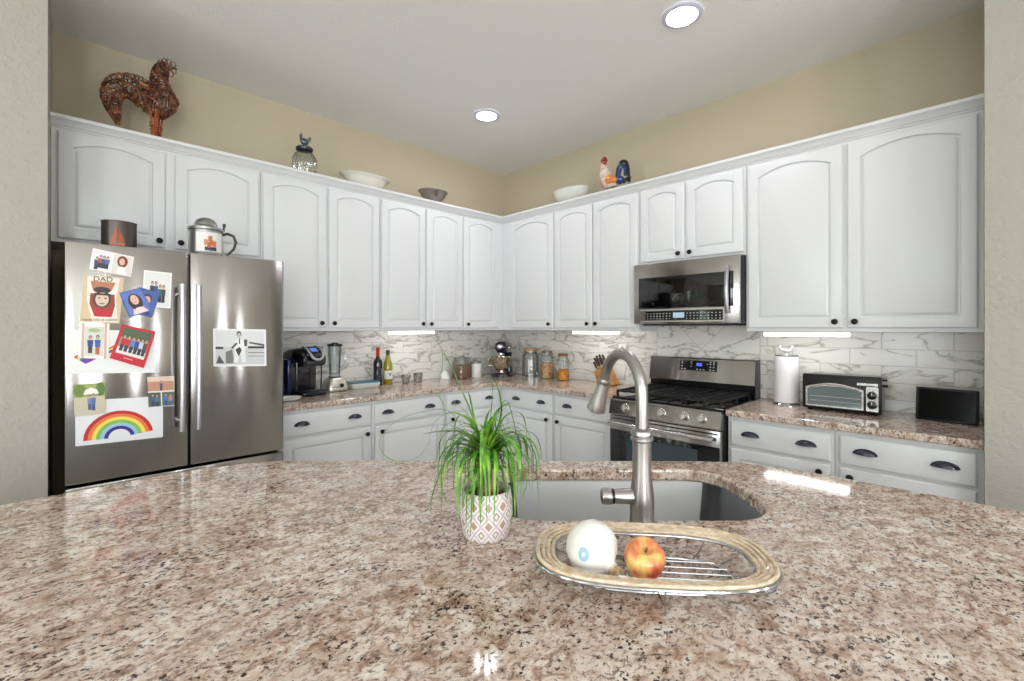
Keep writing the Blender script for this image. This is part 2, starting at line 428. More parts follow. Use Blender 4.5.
def upper(frame, s0, s1, z0, doors, label, group='white upper cabinets'):
    t = thing(frame, ((s0+s1)/2, 0, z0), 'upper_cabinet', label, 'cabinet', group)
    b = B(WHITE); b.box(s0+.0006, -.33, z0, s1-.0006, -.003, 2.43)
    b.build('cabinet_body', t, smooth=False)
    for d0, d1, kx in doors:
        d = door_mesh(t, d0, d1, z0+.02, 2.41, -.331)
        knob(t, d, kx, z0+.055, -.350)
    return t
UZ = 1.375
upper(LF, -3.486, -2.512, 1.84, [(-3.462, -3.018, -3.047), (-2.972, -2.524, -2.947)], 'wide short white wall cabinet with two arched doors, above the refrigerator')
upper(LF, -2.510, -1.656, UZ, [(-2.500, -2.082, -2.122), (-2.066, -1.664, -2.032)], 'tall white two-door wall cabinet just right of the refrigerator, over the black coffee maker')
upper(LF, -1.654, -.834, UZ, [(-1.645, -1.240, -1.275), (-1.226, -.842, -1.192)], 'tall white two-door wall cabinet on the fridge wall, over the wine bottles')
upper(LF, -.832, -.006, UZ, [(-.826, -.408, -.79)], 'white single-door corner wall cabinet on the fridge wall, over the glass canisters')
upper(RF, .334, 1.012, UZ, [(.462, 1.004, .966)], 'white single-door corner wall cabinet on the range wall, over the stand mixer')
upper(RF, 1.014, 1.846, UZ, [(1.022, 1.422, 1.385), (1.434, 1.836, 1.47)], 'tall white two-door wall cabinet left of the microwave, over the knife block')
upper(RF, 1.848, 2.602, 1.862, [(1.864, 2.202, 2.168), (2.216, 2.590, 2.25)], 'short white wall cabinet with two doors directly above the microwave')
upper(RF, 2.604, 3.657, UZ, [(2.618, 3.112, 3.078), (3.132, 3.637, 3.168)], 'widest tall white two-door wall cabinet right of the microwave, over the toaster oven')
# crown moulding, one mitred run over both walls
prof = [(0, 2.4305), (.022, 2.4305), (.024, 2.437), (.032, 2.441), (.036, 2.449), (.050, 2.464), (.058, 2.469), (.060, 2.486), (0, 2.486)]
b = B(WHITE); q0 = .335
rs = []
for where in range(3):
    ring = []
    for o_, z in prof:
        d = q0+o_-.02
        ring.append([(-3.4865, -d, z), (-d, -d, z), (-d, -3.6572, z)][where])
    rs.append(ring)
b.rings(rs, True, True, True)
tag(b.build('crown_moulding', ang=25), 'white crown moulding running along the tops of all the wall cabinets', 'moulding')
# boards on top of the cabinets level with the moulding
tag(B(CAB_IN).prism([(-3.486, -.012), (-3.486, -.312), (-.312, -.312), (-.312, -3.657), (-.012, -3.657), (-.012, -.012)], 2.4325, 2.474).build('cabinet_top_board', smooth=False), 'painted board lying on top of the wall cabinets behind the moulding', 'board')
TOPZ = 2.4745

CT = .875
def base(frame, s0, s1, drawers, doors, label, b0=None, side=None):
    t = thing(frame, ((s0+s1)/2, 0, 0), 'base_cabinet', label, 'cabinet', 'white base cabinets')
    b = B(WHITE); x0 = s0 if b0 is None else b0
    b.box(x0+.0006, -.60, .10, s1-.0006, -.003, CT); b.box(x0+.0006, -.53, 0.0, s1-.0006, -.01, .0995)
    b.build('cabinet_body', t, smooth=False)
    for d0, d1, pulls in drawers: drawer(t, d0, d1, .706, .852, -.601, pulls)
    for d0, d1, kx in doors:
        d = door_mesh(t, d0, d1, .12, .690, -.601, arch=False, fw=.055)
        knob(t, d, kx, .650, -.620)
    return t
base(LF, -2.525, -1.862, [(-2.47, -1.878, (-2.351, -1.997))], [(-2.47, -1.878, -1.912)], 'white base cabinet with a wide drawer beside the refrigerator, under the coffee maker')
base(LF, -1.860, -1.232, [(-1.844, -1.250, (-1.744, -1.379))], [(-1.844, -1.250, -1.80)], 'white base cabinet with a two-pull drawer under the wine bottles')
base(LF, -1.230, -.006, [(-1.212, -.650, (-1.124, -.76))], [(-1.212, -.650, -1.17)], 'white corner base cabinet on the fridge wall, half hidden by the plant')
base(RF, .604, 1.236, [(.632, 1.222, (.815, 1.108))], [(.632, 1.222, 1.18)], 'white corner base cabinet on the range wall, under the glass jars')
base(RF, 1.238, 1.806, [(1.252, 1.790, (1.382, 1.66))], [(1.252, 1.790, 1.295)], 'white base cabinet immediately left of the gas range')
base(RF, 2.594, 3.122, [(2.612, 3.106, (2.722, 2.999))], [(2.612, 3.106, 3.06)], 'white base cabinet immediately right of the gas range, under the paper towels')
base(RF, 3.124, 3.657, [(3.144, 3.636, (3.249, 3.535))], [(3.144, 3.636, 3.19)], 'white base cabinet at the right end of the range wall, under the black tablet')

# ---------------------------------------------------------------- backsplash, worktops
t = thing(LF, (0, 0, .92), 'tiled_backsplash', 'veined white marble subway tiles between worktop and wall cabinets', 'backsplash')
B(TILE).box(-2.512, -.0125, .9155, -.0005, -.001, 1.374).build('left_tile_field', t, smooth=False)
B(TILE).box(-.0125, -1.82, .9155, -.001, -.0128, 1.374).build('corner_tile_field', t, smooth=False)
B(TILED).box(-.0125, -2.585, .8, -.001, -1.8205, 1.423).build('range_panel', t, smooth=False)
B(TILE).box(-.0125, -3.657, .9155, -.001, -2.5855, 1.374).build('right_tile_field', t, smooth=False)
B(mat((200, 196, 186), .4, name='pale_edge_trim')).box(-.0145, -1.823, .92, -.0127, -1.8175, 1.372).build('edge_trim', t, smooth=False)
B(mat((200, 196, 186), .4, name='pale_edge_trim')).box(-.0145, -2.589, .92, -.0127, -2.583, 1.372).build('edge_trim', t, smooth=False)

def worktop(name, poly, label, holes=(), z0=.876, z1=.914, bev=.007):
    bm = bmesh.new()
    def loop(pts, z):
        vs = [bm.verts.new((x, y, z)) for x, y in pts]
        return vs, [bm.edges.new((vs[i], vs[(i+1) % len(vs)])) for i in range(len(vs))]
    for z, fl in ((z1, False), (z0, True)):
        es = []
        vv = []
        for lp in [poly]+list(holes):
            vs, e_ = loop(lp, z); es += e_; vv.append(vs)
        r = bmesh.ops.triangle_fill(bm, edges=es, use_beauty=True, use_dissolve=False)
        if z == z1: top_ = vv
        else: bot_ = vv
    for a, c in zip(top_, bot_):
        n = len(a)
        for i in range(n): bm.faces.new((a[i], a[(i+1) % n], c[(i+1) % n], c[i]))
    bmesh.ops.recalc_face_normals(bm, faces=bm.faces)
    bmesh.ops.dissolve_limit(bm, angle_limit=.01, verts=bm.verts, edges=[e_ for e_ in bm.edges if len(e_.link_faces) == 2 and abs(e_.calc_face_angle(0)) < .01], use_dissolve_boundaries=False)
    me = bpy.data.meshes.new(name); bm.to_mesh(me); bm.free(); me.materials.append(GRANITE)
    for p in me.polygons: p.use_smooth = False
    o = bpy.data.objects.new(name, me); COL.objects.link(o)
    md = o.modifiers.new('bevel', 'BEVEL'); md.width = bev; md.segments = 3; md.limit_method = 'ANGLE'; md.angle_limit = math.radians(60)
    return tag(o, label, 'countertop')
def arc(cx, cy, r, a0, a1, n=8): return [(cx+r*math.cos(math.radians(a0+(a1-a0)*i/n)), cy+r*math.sin(math.radians(a0+(a1-a0)*i/n))) for i in range(n+1)]
worktop('granite_worktop', [(-2.525, -.014), (-2.525, -.642)] + [(-.66, -.642)] + [(-.642, -.66)] + [(-.642, -1.808), (-.014, -1.808), (-.014, -.014)],
        'L-shaped speckled brown granite worktop running from the refrigerator round the corner to the range')
worktop('granite_worktop', [(-.014, -2.592), (-.642, -2.592), (-.642, -3.657), (-.014, -3.657)],
        'short speckled granite worktop right of the range, under toaster oven and tablet')
def cw(R_, d):
    p = IF.w((R_, d, 0)); return (p.x, p.y)
def smooth_poly(pts, n=6):
    out = []; N = len(pts)
    for i in range(N):
        p0, p1, p2, p3 = [Vector(pts[(i+k_-1) % N]) for k_ in range(4)]
        for j in range(n):
            t_ = j/n
            out.append(tuple(.5*((2*p1)+(-p0+p2)*t_+(2*p0-5*p1+4*p2-p3)*t_*t_+(-p0+3*p1-3*p2+p3)*t_**3)))
    return out
far_edge = [(-3.62, -1.785), (-3.40, -1.78), (-3.22, -1.773), (-3.08, -1.785), (-2.97, -1.82), (-2.865, -1.875), (-2.75, -1.98), (-2.558, -2.168), (-2.30, -2.43), (-2.036, -2.685), (-1.80, -2.92), (-1.705, -3.03), (-1.655, -3.17), (-1.638, -3.33), (-1.632, -3.55)]
island = [(-4.5, -1.79)] + far_edge + [(-1.632, -4.5)] + arc(-1.78, -4.6, .15, 0, -90, 4) + arc(-2.65, -4.6, .15, -90, -180, 4) + [(-2.80, -4.0), (-2.79, -3.885)] + [(-3.65, -3.02), (-3.80, -2.98)] + [(-4.5, -2.98)] + arc(-4.55, -2.83, .15, -90, -180, 4) + arc(-4.55, -1.94, .15, 180, 90, 4)
def rrect(x0, y0, x1, y1, r, n=8):
    return arc(x1-r, y1-r, r, 0, 90, n)+arc(x0+r, y1-r, r, 90, 180, n)+arc(x0+r, y0+r, r, 180, 270, n)+arc(x1-r, y0+r, r, 270, 360, n)
SK = (-.055, 1.150, .690, 1.556)
hole = [cw(*p) for p in rrect(*SK, .13)]
worktop('island_worktop', island, 'huge angled speckled granite island top with the sink cut into it, in the foreground', [hole], bev=.008)
# island cabinetry under the overhang
ib = B(WHITE)
inner = [(-4.55, -1.86), (-3.15, -1.86), (-2.90, -1.95), (-1.80, -3.05), (-1.71, -3.25), (-1.71, -4.6), (-2.35, -4.6), (-2.35, -3.95), (-3.55, -2.72), (-4.55, -2.72)]
cen = None
def inset(poly, d):
    out = []; n = len(poly)
    for i in range(n):
        p0, p1, p2 = Vector(poly[i-1]), Vector(poly[i]), Vector(poly[(i+1) % n])
        a = (p1-p0).normalized(); c = (p2-p1).normalized()
        na = Vector((a.y, -a.x)); nc = Vector((c.y, -c.x)); m_ = (na+nc); m_ = m_/max(m_.dot(na), .3)
        out.append(tuple(p1+m_*d))
    return out
i2 = inset(inner, .03)
rs = [[(x, y, .1) for x, y in inner], [(x, y, .875) for x, y in inner], [(x, y, .875) for x, y in i2], [(x, y, .1) for x, y in i2], [(x, y, .1) for x, y in inner]]
ib.rings(rs)
k3 = inset(inner, .06); k4 = inset(inner, .09)
tk = B(WHITE); tk.rings([[(x, y, 0) for x, y in k3], [(x, y, .0995) for x, y in k3], [(x, y, .0995) for x, y in k4], [(x, y, 0) for x, y in k4], [(x, y, 0) for x, y in k3]])
isl = thing(LF, (-2.9, -2.6, 0), 'kitchen_island', 'white panelled angled base carrying the big granite island top', 'island')
ib.build('cabinet_panels', isl, smooth=False); tk.build('toe_kick', isl, smooth=False)

# sink
t = thing(IF, (.3175, 1.353, .68), 'kitchen_sink', 'undermount stainless steel sink set into the island worktop', 'sink')
def rr3(ins, z, r): return [(x, y, z) for x, y in rrect(SK[0]-.006+ins, SK[1]-.006+ins, SK[2]+.006-ins, SK[3]+.006-ins, max(r, .02))]
sb = B(SINKM).rings([rr3(-.02, .8752, .155), rr3(-.0015, .8752, .135), rr3(0, .872, .13), rr3(.006, .72, .125), rr3(.02, .695, .11), rr3(.05, .684, .09), rr3(.15, .681, .03), rr3(.17, .680, .02)], True, False, True)
so = sb.build('basin', t, ang=50)
md = so.modifiers.new('solid', 'SOLIDIFY'); md.thickness = .0015; md.offset = -1
B(CHROME).lathe([(.045, .6815), (.043, .684), (.034, .683), (.030, .6818), (.001, .6818)], cx=.3175, cy=1.353, n=24).build('drain', t)

# faucet
F0 = (.312, 1.100)
t = thing(IF, (F0[0], F0[1], .9145), 'kitchen_faucet', 'tall brushed nickel gooseneck faucet standing at the sink edge', 'faucet')
X, Y = F0; Z0 = .9145
body = B(NICKEL).lathe([(.031, 0), (.0315, .004), (.030, .010), (.0275, .03), (.0285, .055), (.0275, .085), (.0225, .125), (.0215, .19), (.022, .208)], cx=X, cy=Y, cz=Z0, n=28).build('faucet_body', t)
B(NICKEL).lathe([(.023, .2085), (.0265, .212), (.0265, .218), (.0225, .222), (.0265, .226), (.0255, .234), (.017, .24)], cx=X, cy=Y, cz=Z0, n=28).build('collar', t)
az = Vector((-.27, .963, 0)); rad = .096; zc = Z0+.318
pts = [(X, Y, Z0+.238), (X, Y, Z0+.28)]
for i in range(0, 17):
    a = PI*i/16*.935
    pts.append(tuple(Vector((X, Y, zc)) + az*(rad-rad*math.cos(a)) + Vector((0, 0, rad*math.sin(a)))))
B(NICKEL).tube(pts, .0145, 16).build('gooseneck', t)
end = Vector(pts[-1]); dr = (Vector(pts[-1])-Vector(pts[-2])).normalized()
dr = (dr + Vector((-.14, .0, 0))).normalized()
def along(ds, rs_, n=20):
    return [tuple(end+dr*d) for d in ds], rs_
p_, r_ = along([0, .004, .010, .014], [.0165, .0175, .0175, .0160])
B(NICKEL).tube(p_, r_, 24).build('spout_ring', t)
p_, r_ = along([.0145, .028, .054, .076, .089, .095, .097], [.0152, .0165, .0205, .0245, .0268, .0272, .0255])
hd = B(NICKEL).tube(p_, r_, 24).build('spray_head', t)
B(BLACK).tube([tuple(end+dr*.0972), tuple(end+dr*.0995)], [.022, .020], 20).build('spray_face', t, hd)
hz = Z0+.078
B(NICKEL).lathe([(.0185, -.024), (.0175, -.060), (.0165, -.068)], cx=X, cy=Y-.004, cz=hz, ax='x', n=20).build('lever_stem', t)
B(BLACK).lathe([(.0178, -.0685), (.0178, -.073)], cx=X, cy=Y-.004, cz=hz, ax='x', n=20).build('lever_gasket', t)
lv = B(NICKEL).lathe([(.0165, -.0735), (.0195, -.076), (.0195, -.093), (.0175, -.097), (.012, -.099)], cx=X, cy=Y-.004, cz=hz, ax='x', n=20)
lv.build('lever_cap', t)
# ---------------------------------------------------------------- refrigerator
t = thing(LF, (-2.984, 0, 0), 'refrigerator', 'tall stainless steel french-door refrigerator covered in photos and drawings', 'refrigerator')
FR = t
GREY = mat((60, 58, 58), .5, .3, name='grey_casing')
B(GREY).box(-3.430, -.745, .02, -2.539, -.03, 1.765).box(-3.40, -.70, 0, -2.57, -.08, .0195).build('fridge_body', t, smooth=False)
def rdoor(x0, x1, z0, z1, name):
    return B(STEEL).box(x0, -.850, z0, x1, -.752, z1, bev=.010).build(name, t, ang=30)
dl = rdoor(-3.436, -2.988, .698, 1.780, 'left_door'); dr_ = rdoor(-2.980, -2.533, .698, 1.780, 'right_door')
fz = rdoor(-3.436, -2.533, .07, .687, 'freezer_drawer')
B(BLACK).box(-3.42, -.800, .688, -2.55, -.7525, .697).box(-2.9872, -.83, .695, -2.9808, -.7525, 1.77).build('door_seal', t, smooth=False)
for x, d in ((-3.018, dl), (-2.950, dr_)):
    pts = [(x, -.851, .905), (x, -.890, .905)] if False else []
    hb = B(mat((196, 196, 200), .32, 1, name='handle_metal'))
    hb.tube([(x, -.898, .885), (x, -.904, 1.0), (x, -.908, 1.25), (x, -.904, 1.5), (x, -.898, 1.612)], .0125, 14)
    hb.tube([(x, -.8505, .93), (x, -.90, .93)], .008, 10); hb.tube([(x, -.8505, 1.57), (x, -.90, 1.57)], .008, 10)
    hb.build('handle', t, d)
hb = B(STEEL); hb.tube([(-3.33, -.900, .60), (-2.99, -.908, .60), (-2.64, -.900, .60)], .0125, 14); hb.tube([(-3.28, -.8505, .60), (-3.28, -.9, .60)], .008, 10); hb.tube([(-2.69, -.8505, .60), (-2.69, -.9, .60)], .008, 10)
hb.build('handle', t, fz)

# papers held on the fridge doors: each a thin sheet standing off the steel
def pl(px, py): 
    x, z = on_left(px, -.853, py); return Vector((x, 0, z))
class Card:
    def __init__(s, corners, label, group=None, lvl=0, base=(240, 238, 232), name='photo_print', cat='photo'):
        """corners: top-left, top-right, bottom-right, bottom-left on the door plane"""
        s.c = [pl(*q) for q in corners]; s.y = -.8515-.0028*lvl
        s.b = B(mat(base, .45, name='paper')); s.k = 0; s.name = name
        s.o = sum(s.c, Vector())/4; s.o.y = s.y
        s.t = (label, cat, group)
        a = [(p.x, p.z) for p in s.c]
        s.b.prism(a[::-1], s.y, s.y-.0009, 'y'); s.k = 1
    def P(s, u, v, dy=0):
        tl, tr, br, bl = s.c
        p = (tl*(1-u)+tr*u)*(1-v)+(bl*(1-u)+br*u)*v
        return (p.x, s.y-.0009-.00015*s.k, p.z)
    def poly(s, rgb, pts, rough=.45):
        s.b.m(mat(rgb, rough, name='print')); s.b.f([s.b.v(s.P(u, v)) for u, v in pts]); s.k += .25; return s
    def rect(s, rgb, u0, v0, u1, v1): return s.poly(rgb, [(u0, v0), (u1, v0), (u1, v1), (u0, v1)])
    def ell(s, rgb, u, v, ru, rv, n=14): return s.poly(rgb, [(u+ru*math.cos(2*PI*i/n), v+rv*math.sin(2*PI*i/n)) for i in range(n)])
    def band(s, rgb, cu, cv, ru, rv, wu, wv, a0=180, a1=360, n=16):
        for i in range(n):
            A, C = math.radians(a0+(a1-a0)*i/n), math.radians(a0+(a1-a0)*(i+1)/n)
            s.b.m(mat(rgb, .6, name='paint_stroke'))
            s.b.f([s.b.v(s.P(cu+(ru+wu*k1)*math.cos(q), cv+(rv+wv*k1)*math.sin(q))) for q, k1 in ((A, 0), (A, 1), (C, 1), (C, 0))])
        s.k += .25; return s
    def person(s, u, v, h, w_, top, legs, skin=(205, 160, 130), hair=(50, 35, 28)):
        s.rect(legs, u-w_*.35, v+h*.55, u+w_*.35, v+h); s.poly(top, [(u-w_*.5, v+h*.25), (u+w_*.5, v+h*.25), (u+w_*.42, v+h*.62), (u-w_*.42, v+h*.62)])
        s.ell(hair, u, v+h*.11, w_*.30, h*.12, 10); s.ell(skin, u, v+h*.14, w_*.22, h*.10, 10); return s
    def done(s):
        lb, cat, gp = s.t
        bmesh.ops.translate(s.b.bm, verts=s.b.bm.verts, vec=-s.o)
        o = s.b.build(s.name, smooth=False); o.location = s.o
        tag(o, lb, cat, gp)
        # keep every face pointing out of the door
        return o
G = 'photos and papers on the refrigerator'
c = Card([(93, 248), (134, 257), (131, 277), (89, 269)], 'white two-panel photo card tilted at the top of the left fridge door', G)
c.rect((228, 226, 230), .02, .04, .49, .96).rect((222, 214, 205), .51, .04, .98, .96)
for u, tp in ((.14, (70, 70, 90)), (.22, (160, 90, 90)), (.30, (60, 80, 130)), (.38, (90, 100, 140))): c.person(u, .25 if u > .2 else .35, .6, .12, tp, (50, 50, 60))
c.ell((120, 50, 35), .74, .35, .13, .28).ell((225, 180, 155), .73, .36, .07, .17).poly((240, 235, 232), [(.62, .95), (.66, .6), (.82, .6), (.88, .95)]); c.done()
c = Card([(83.5, 274.5), (124, 278), (119.5, 323.5), (79.5, 322)], 'tan poster card with DAD lettering and a man in a red shirt and cap', G, 0, (214, 190, 155), 'greeting_card', 'card')
c.poly((235, 225, 210), [(.1, .02), (.9, .02), (.85, .5), (.95, .98), (.3, .98), (.12, .5)]).poly((185, 120, 85), [(.18, .12), (.8, .12), (.72, .3), (.25, .3)])
c.poly((150, 60, 40), [(.2, .38), (.8, .38), (.84, .62), (.78, .86), (.34, .86), (.2, .6)]).poly((190, 30, 45), [(.32, .70), (.82, .70), (.76, .87), (.36, .87)]).ell((60, 40, 40), .48, .30, .22, .07)
c.ell((70, 48, 42), .5, .5, .23, .18).ell((215, 190, 170), .5, .5, .17, .15).rect((40, 30, 30), .3, .37, .7, .41)
c.ell((60, 45, 40), .43, .47, .03, .015).ell((60, 45, 40), .58, .47, .03, .015).rect((110, 60, 50), .45, .58, .57, .60)
o = c.done()
p0 = Vector(c.P(.48, .07)) - c.o; text_mesh('lettering', 'DAD', .030, mat((60, 30, 25), .6, name='ink'), (p0.x, p0.y-.0006, p0.z), o, o, ext=.0001, sxy=1.05)
p0 = Vector(c.P(.5, .94)) - c.o; text_mesh('lettering', "YOU'RE KIND OF A BADASS", .0118, mat((40, 25, 25), .6, name='ink'), (p0.x, p0.y-.0006, p0.z), o, o, ext=.0001, sxy=.80)
c = Card([(144, 270), (172, 273), (170.5, 308.5), (141.5, 306)], 'white framed photo card of standing people, upper right of the left fridge door', G, 0)
c.rect((224, 224, 220), .06, .04, .94, .96)
for u, tp in ((.32, (50, 60, 60)), (.45, (60, 80, 140)), (.6, (60, 110, 110)), (.72, (70, 60, 60))): c.person(u, .28 if u < .6 else .36, .5, .16, tp, (40, 40, 45))
c.done()
c = Card([(139, 287), (160.5, 293), (152, 317.5), (133, 312)], 'blue portrait photo of a child, lying under the other blue portrait', G, 1, (60, 85, 150))
c.rect((70, 96, 165), .06, .05, .94, .95).ell((70, 50, 40), .5, .36, .22, .20).ell((222, 170, 150), .5, .42, .17, .17).poly((45, 60, 110), [(.15, .95), (.3, .66), (.7, .66), (.85, .95)]); c.done()
c = Card([(119, 293), (140.5, 287.5), (152.5, 310.5), (129.5, 317.5)], 'blue portrait photo of a girl with long dark curly hair', G, 2, (75, 100, 165))
c.rect((92, 120, 190), .05, .05, .95, .95).poly((240, 190, 195), [(.2, .96), (.3, .7), (.7, .7), (.86, .96)]).ell((55, 30, 28), .5, .48, .30, .33).ell((232, 185, 165), .5, .40, .17, .20).ell((90, 50, 45), .44, .36, .025, .02).ell((90, 50, 45), .57, .36, .025, .02).ell((190, 70, 80), .5, .49, .06, .02).poly((245, 215, 215), [(.3, .96), (.4, .72), (.64, .72), (.76, .96)]); c.done()
# large white sheet with a rainbow ribbon
c = Card([(66, 330), (155, 330.5), (155, 372.5), (66, 374)], 'large white sheet with a rainbow stripe behind the red photo card', G, 0, (232, 232, 230), 'drawing', 'drawing')
cols = [(200, 40, 40), (240, 140, 40), (250, 220, 60), (60, 150, 70), (60, 70, 180), (110, 50, 150)]
for i, q in enumerate(cols):
    a = i/6; d = 1/6
    c.poly(q, [(.08+.12*a, .63+.14*a), (.10+.09*a, .58+.12*a), (.44, .42+.12*a), (.62, .26+.20*a), (.62, .26+.20*(a+d)), (.44, .42+.12*(a+d)), (.22, .66+.10*(a+d)), (.08+.12*(a+d), .63+.14*(a+d))])
c.done()
c = Card([(79, 323), (109.5, 323.5), (108.5, 359), (78, 358)], 'white photo card of two children with plaid borders, left of the red card', G, 1, (238, 234, 226))
c.rect((215, 175, 165), .10, 0, .18, 1).rect((215, 175, 165), .84, 0, .92, 1).rect((212, 214, 200), .2, .1, .82, .92).ell((170, 180, 150), .5, .2, .2, .06)
c.person(.38, .35, .5, .2, (40, 60, 130), (60, 55, 50)).person(.62, .33, .55, .2, (50, 90, 170), (190, 90, 70)); c.done()
c = Card([(122, 324), (155.5, 331.5), (143.5, 368), (109.5, 358)], 'red-bordered group photo card tilted across the white sheet', G, 3, (196, 24, 46))
c.rect((225, 222, 216), .09, .07, .92, .80).rect((80, 95, 70), .09, .07, .92, .34).rect((150, 140, 120), .09, .34, .92, .62)
for u, tp in ((.2, (200, 30, 50)), (.33, (205, 35, 50)), (.47, (90, 130, 190)), (.6, (40, 70, 140)), (.72, (190, 200, 215)), (.84, (120, 60, 60))): c.person(u, .26, .46, .14, tp, (50, 50, 70))
for i in range(5): c.rect((240, 200, 205), .36+.055*i, .875, .395+.055*i, .895)
c.done()
c = Card([(73, 385), (105, 382.5), (105, 413), (74.5, 416.5)], 'photo of two people walking under an umbrella on a leafy path', G, 2, (190, 180, 160))
c.rect((150, 165, 90), 0, 0, 1, .42).rect((200, 190, 165), 0, .42, 1, 1).ell((110, 130, 60), .2, .2, .2, .2).ell((95, 120, 55), .85, .2, .15, .22).poly((235, 235, 225), [(.3, .34), (.36, .2), (.55, .12), (.74, .2), (.8, .34)])
c.person(.5, .34, .5, .16, (120, 130, 160), (80, 85, 120)).person(.62, .32, .55, .16, (90, 110, 170), (70, 80, 130)); c.done()
c = Card([(147, 377), (174, 376), (174.5, 405.5), (148.5, 407.5)], 'three-picture photo collage low on the left fridge door near the handle', G, 2, (225, 220, 212))
c.rect((190, 140, 115), 0, .02, .98, .47).rect((225, 195, 175), 0, .02, .98, .16).rect((80, 95, 75), 0, .52, .47, .98).rect((90, 110, 85), .52, .52, 1, .98)
c.person(.5, .14, .32, .12, (90, 80, 110), (60, 60, 90)).person(.17, .56, .4, .16, (60, 90, 140), (50, 60, 90)).person(.33, .58, .4, .16, (80, 110, 140), (50, 60, 90)).person(.66, .56, .4, .16, (60, 120, 190), (50, 80, 150)).person(.84, .58, .4, .16, (200, 120, 110), (60, 90, 160)); c.done()
c = Card([(75, 401), (163, 396), (163, 437), (75.5, 446.5)], "child's painted rainbow on white paper at the bottom of the left fridge door", G, 0, (228, 228, 230), 'drawing', 'drawing')
RB = [((190, 40, 45), .40, .62), ((232, 120, 60), .355, .55), ((240, 215, 90), .31, .48), ((130, 185, 90), .265, .41), ((150, 195, 215), .22, .34), ((60, 40, 140), .175, .27)]
for q, ru, rv in RB: c.band(q, .48, .90, ru, rv, -.047, -.075, 180, 352)
c.done()
c = Card([(213, 328.5), (266, 329.5), (266.5, 366), (213.5, 366.5)], 'black and white photo of a standing man, alone on the right fridge door', 'photo on the right fridge door', 0, (236, 236, 236))
c.rect((205, 205, 205), .04, .05, .96, .95).rect((222, 222, 222), .04, .05, .96, .48).rect((60, 60, 60), .04, .48, .18, .54).rect((60, 60, 60), .64, .46, .96, .52).poly((90, 90, 90), [(.66, .34), (.96, .40), (.96, .46), (.66, .38)])
c.poly((120, 120, 120), [(.22, .62), (.34, .55), (.38, .92), (.22, .92)]).poly((80, 80, 80), [(.05, .92), (.10, .70), (.2, .92)]).rect((110, 110, 110), .64, .62, .96, .64).rect((120, 120, 120), .64, .72, .96, .735)
c.poly((232, 232, 232), [(.36, .9), (.40, .55), (.58, .55), (.6, .9), (.52, .9), (.49, .62), (.44, .9)]).poly((236, 236, 236), [(.38, .58), (.42, .28), (.56, .26), (.62, .40), (.58, .58)]).poly((70, 70, 70), [(.32, .5), (.42, .36), (.44, .40), (.34, .54)]).poly((90, 90, 90), [(.56, .28), (.63, .28), (.62, .46), (.57, .46)])
c.ell((60, 60, 60), .47, .14, .045, .08).ell((190, 190, 190), .47, .17, .035, .07).rect((50, 50, 50), .47, .25, .49, .40).poly((60, 60, 60), [(.40, .55), (.48, .48), (.52, .56), (.46, .74)]); c.done()

# things standing on the refrigerator
t = thing(LF, (-3.243, -.700, 1.7805), 'metal_tin', 'grey metal tin with a copper sailing boat, on top of the refrigerator at left', 'tin')
TIN = mat((120, 112, 108), .35, .9, name='pewter')
B(TIN).lathe([(.066, 0), (.068, .004), (.067, .126), (.070, .130), (.066, .130), (.064, .008), (.001, .006)], n=30, cap1=False).build('tin_body', t, local=True)
COP = mat((150, 82, 60), .4, .5, name='copper')
bb = B(COP)
def onc(a, z, r=.0695): return (r*math.sin(a)-0, -r*math.cos(a), z)
for poly in ([(-.28, .028), (.10, .028), (.02, .100)], [(.16, .030), (.48, .030), (.16, .092)], [(-.34, .022), (.52, .022), (.40, .003), (-.22, .003)]):
    n_ = 5; P_ = [(a-.25, z) for a, z in poly]
    vs = []
    for i in range(len(P_)):
        a0, z0 = P_[i]; a1, z1 = P_[(i+1) % len(P_)]
        for j in range(n_): vs.append((a0+(a1-a0)*j/n_, z0+(z1-z0)*j/n_))
    bb.rings([[onc(a, z, .0682) for a, z in vs], [onc(a, z, .0705) for a, z in vs]], True, True, True)
bb.tube([onc(-.15, .02, .0705), onc(-.15, .108, .0705)], .0015, 6)
bb.build('sailing_boat', t, local=True)
t = thing(LF, (-2.885, -.705, 1.7805), 'beer_stein', 'lidded pewter beer stein with a family picture, on top of the refrigerator at right', 'mug')
PEW = mat((176, 176, 172), .28, .95, name='bright_pewter')
B(PEW).lathe([(.086, 0), (.088, .006), (.082, .014), (.081, .02), (.076, .138), (.082, .142), (.082, .148)], n=32).build('stein_body', t, local=True)
B(PEW).lathe([(.082, .1485), (.082, .154), (.066, .162), (.056, .168), (.053, .182), (.042, .200), (.022, .211), (.008, .214), (.001, .215)], n=32).build('lid', t, local=True)
hb = B(mat((70, 68, 66), .35, .8, name='dark_pewter'))
hb.tube([(.076, 0, .130), (.10, -.004, .140), (.130, -.006, .130), (.142, -.007, .095), (.130, -.006, .055), (.100, -.004, .022), (.095, -.003, .008)], [.008, .008, .0075, .007, .0065, .006, .004], 10)
hb.build('handle', t, local=True)
B(mat((70, 68, 66), .35, .8, name='dark_pewter')).tube([(.082, 0, .149), (.084, 0, .17), (.086, 0, .180)], [.006, .005, .008], 10).ball((.086, 0, .186), .009, 10, 6).build('thumb_lever', t, local=True)
bb = B(mat((228, 226, 222), .4, name='print'))
def patch(bq, a0, a1, z0, z1, r, m_, n=8):
    bq.m(m_); bq.rings([[(r*math.sin(a0+(a1-a0)*i/n), -r*math.cos(a0+(a1-a0)*i/n), z) for i in range(n+1)] for z in (z0, z1)], False)
patch(bb, -.75, .85, .022, .124, .0826, mat((228, 226, 222), .4, name='print'))
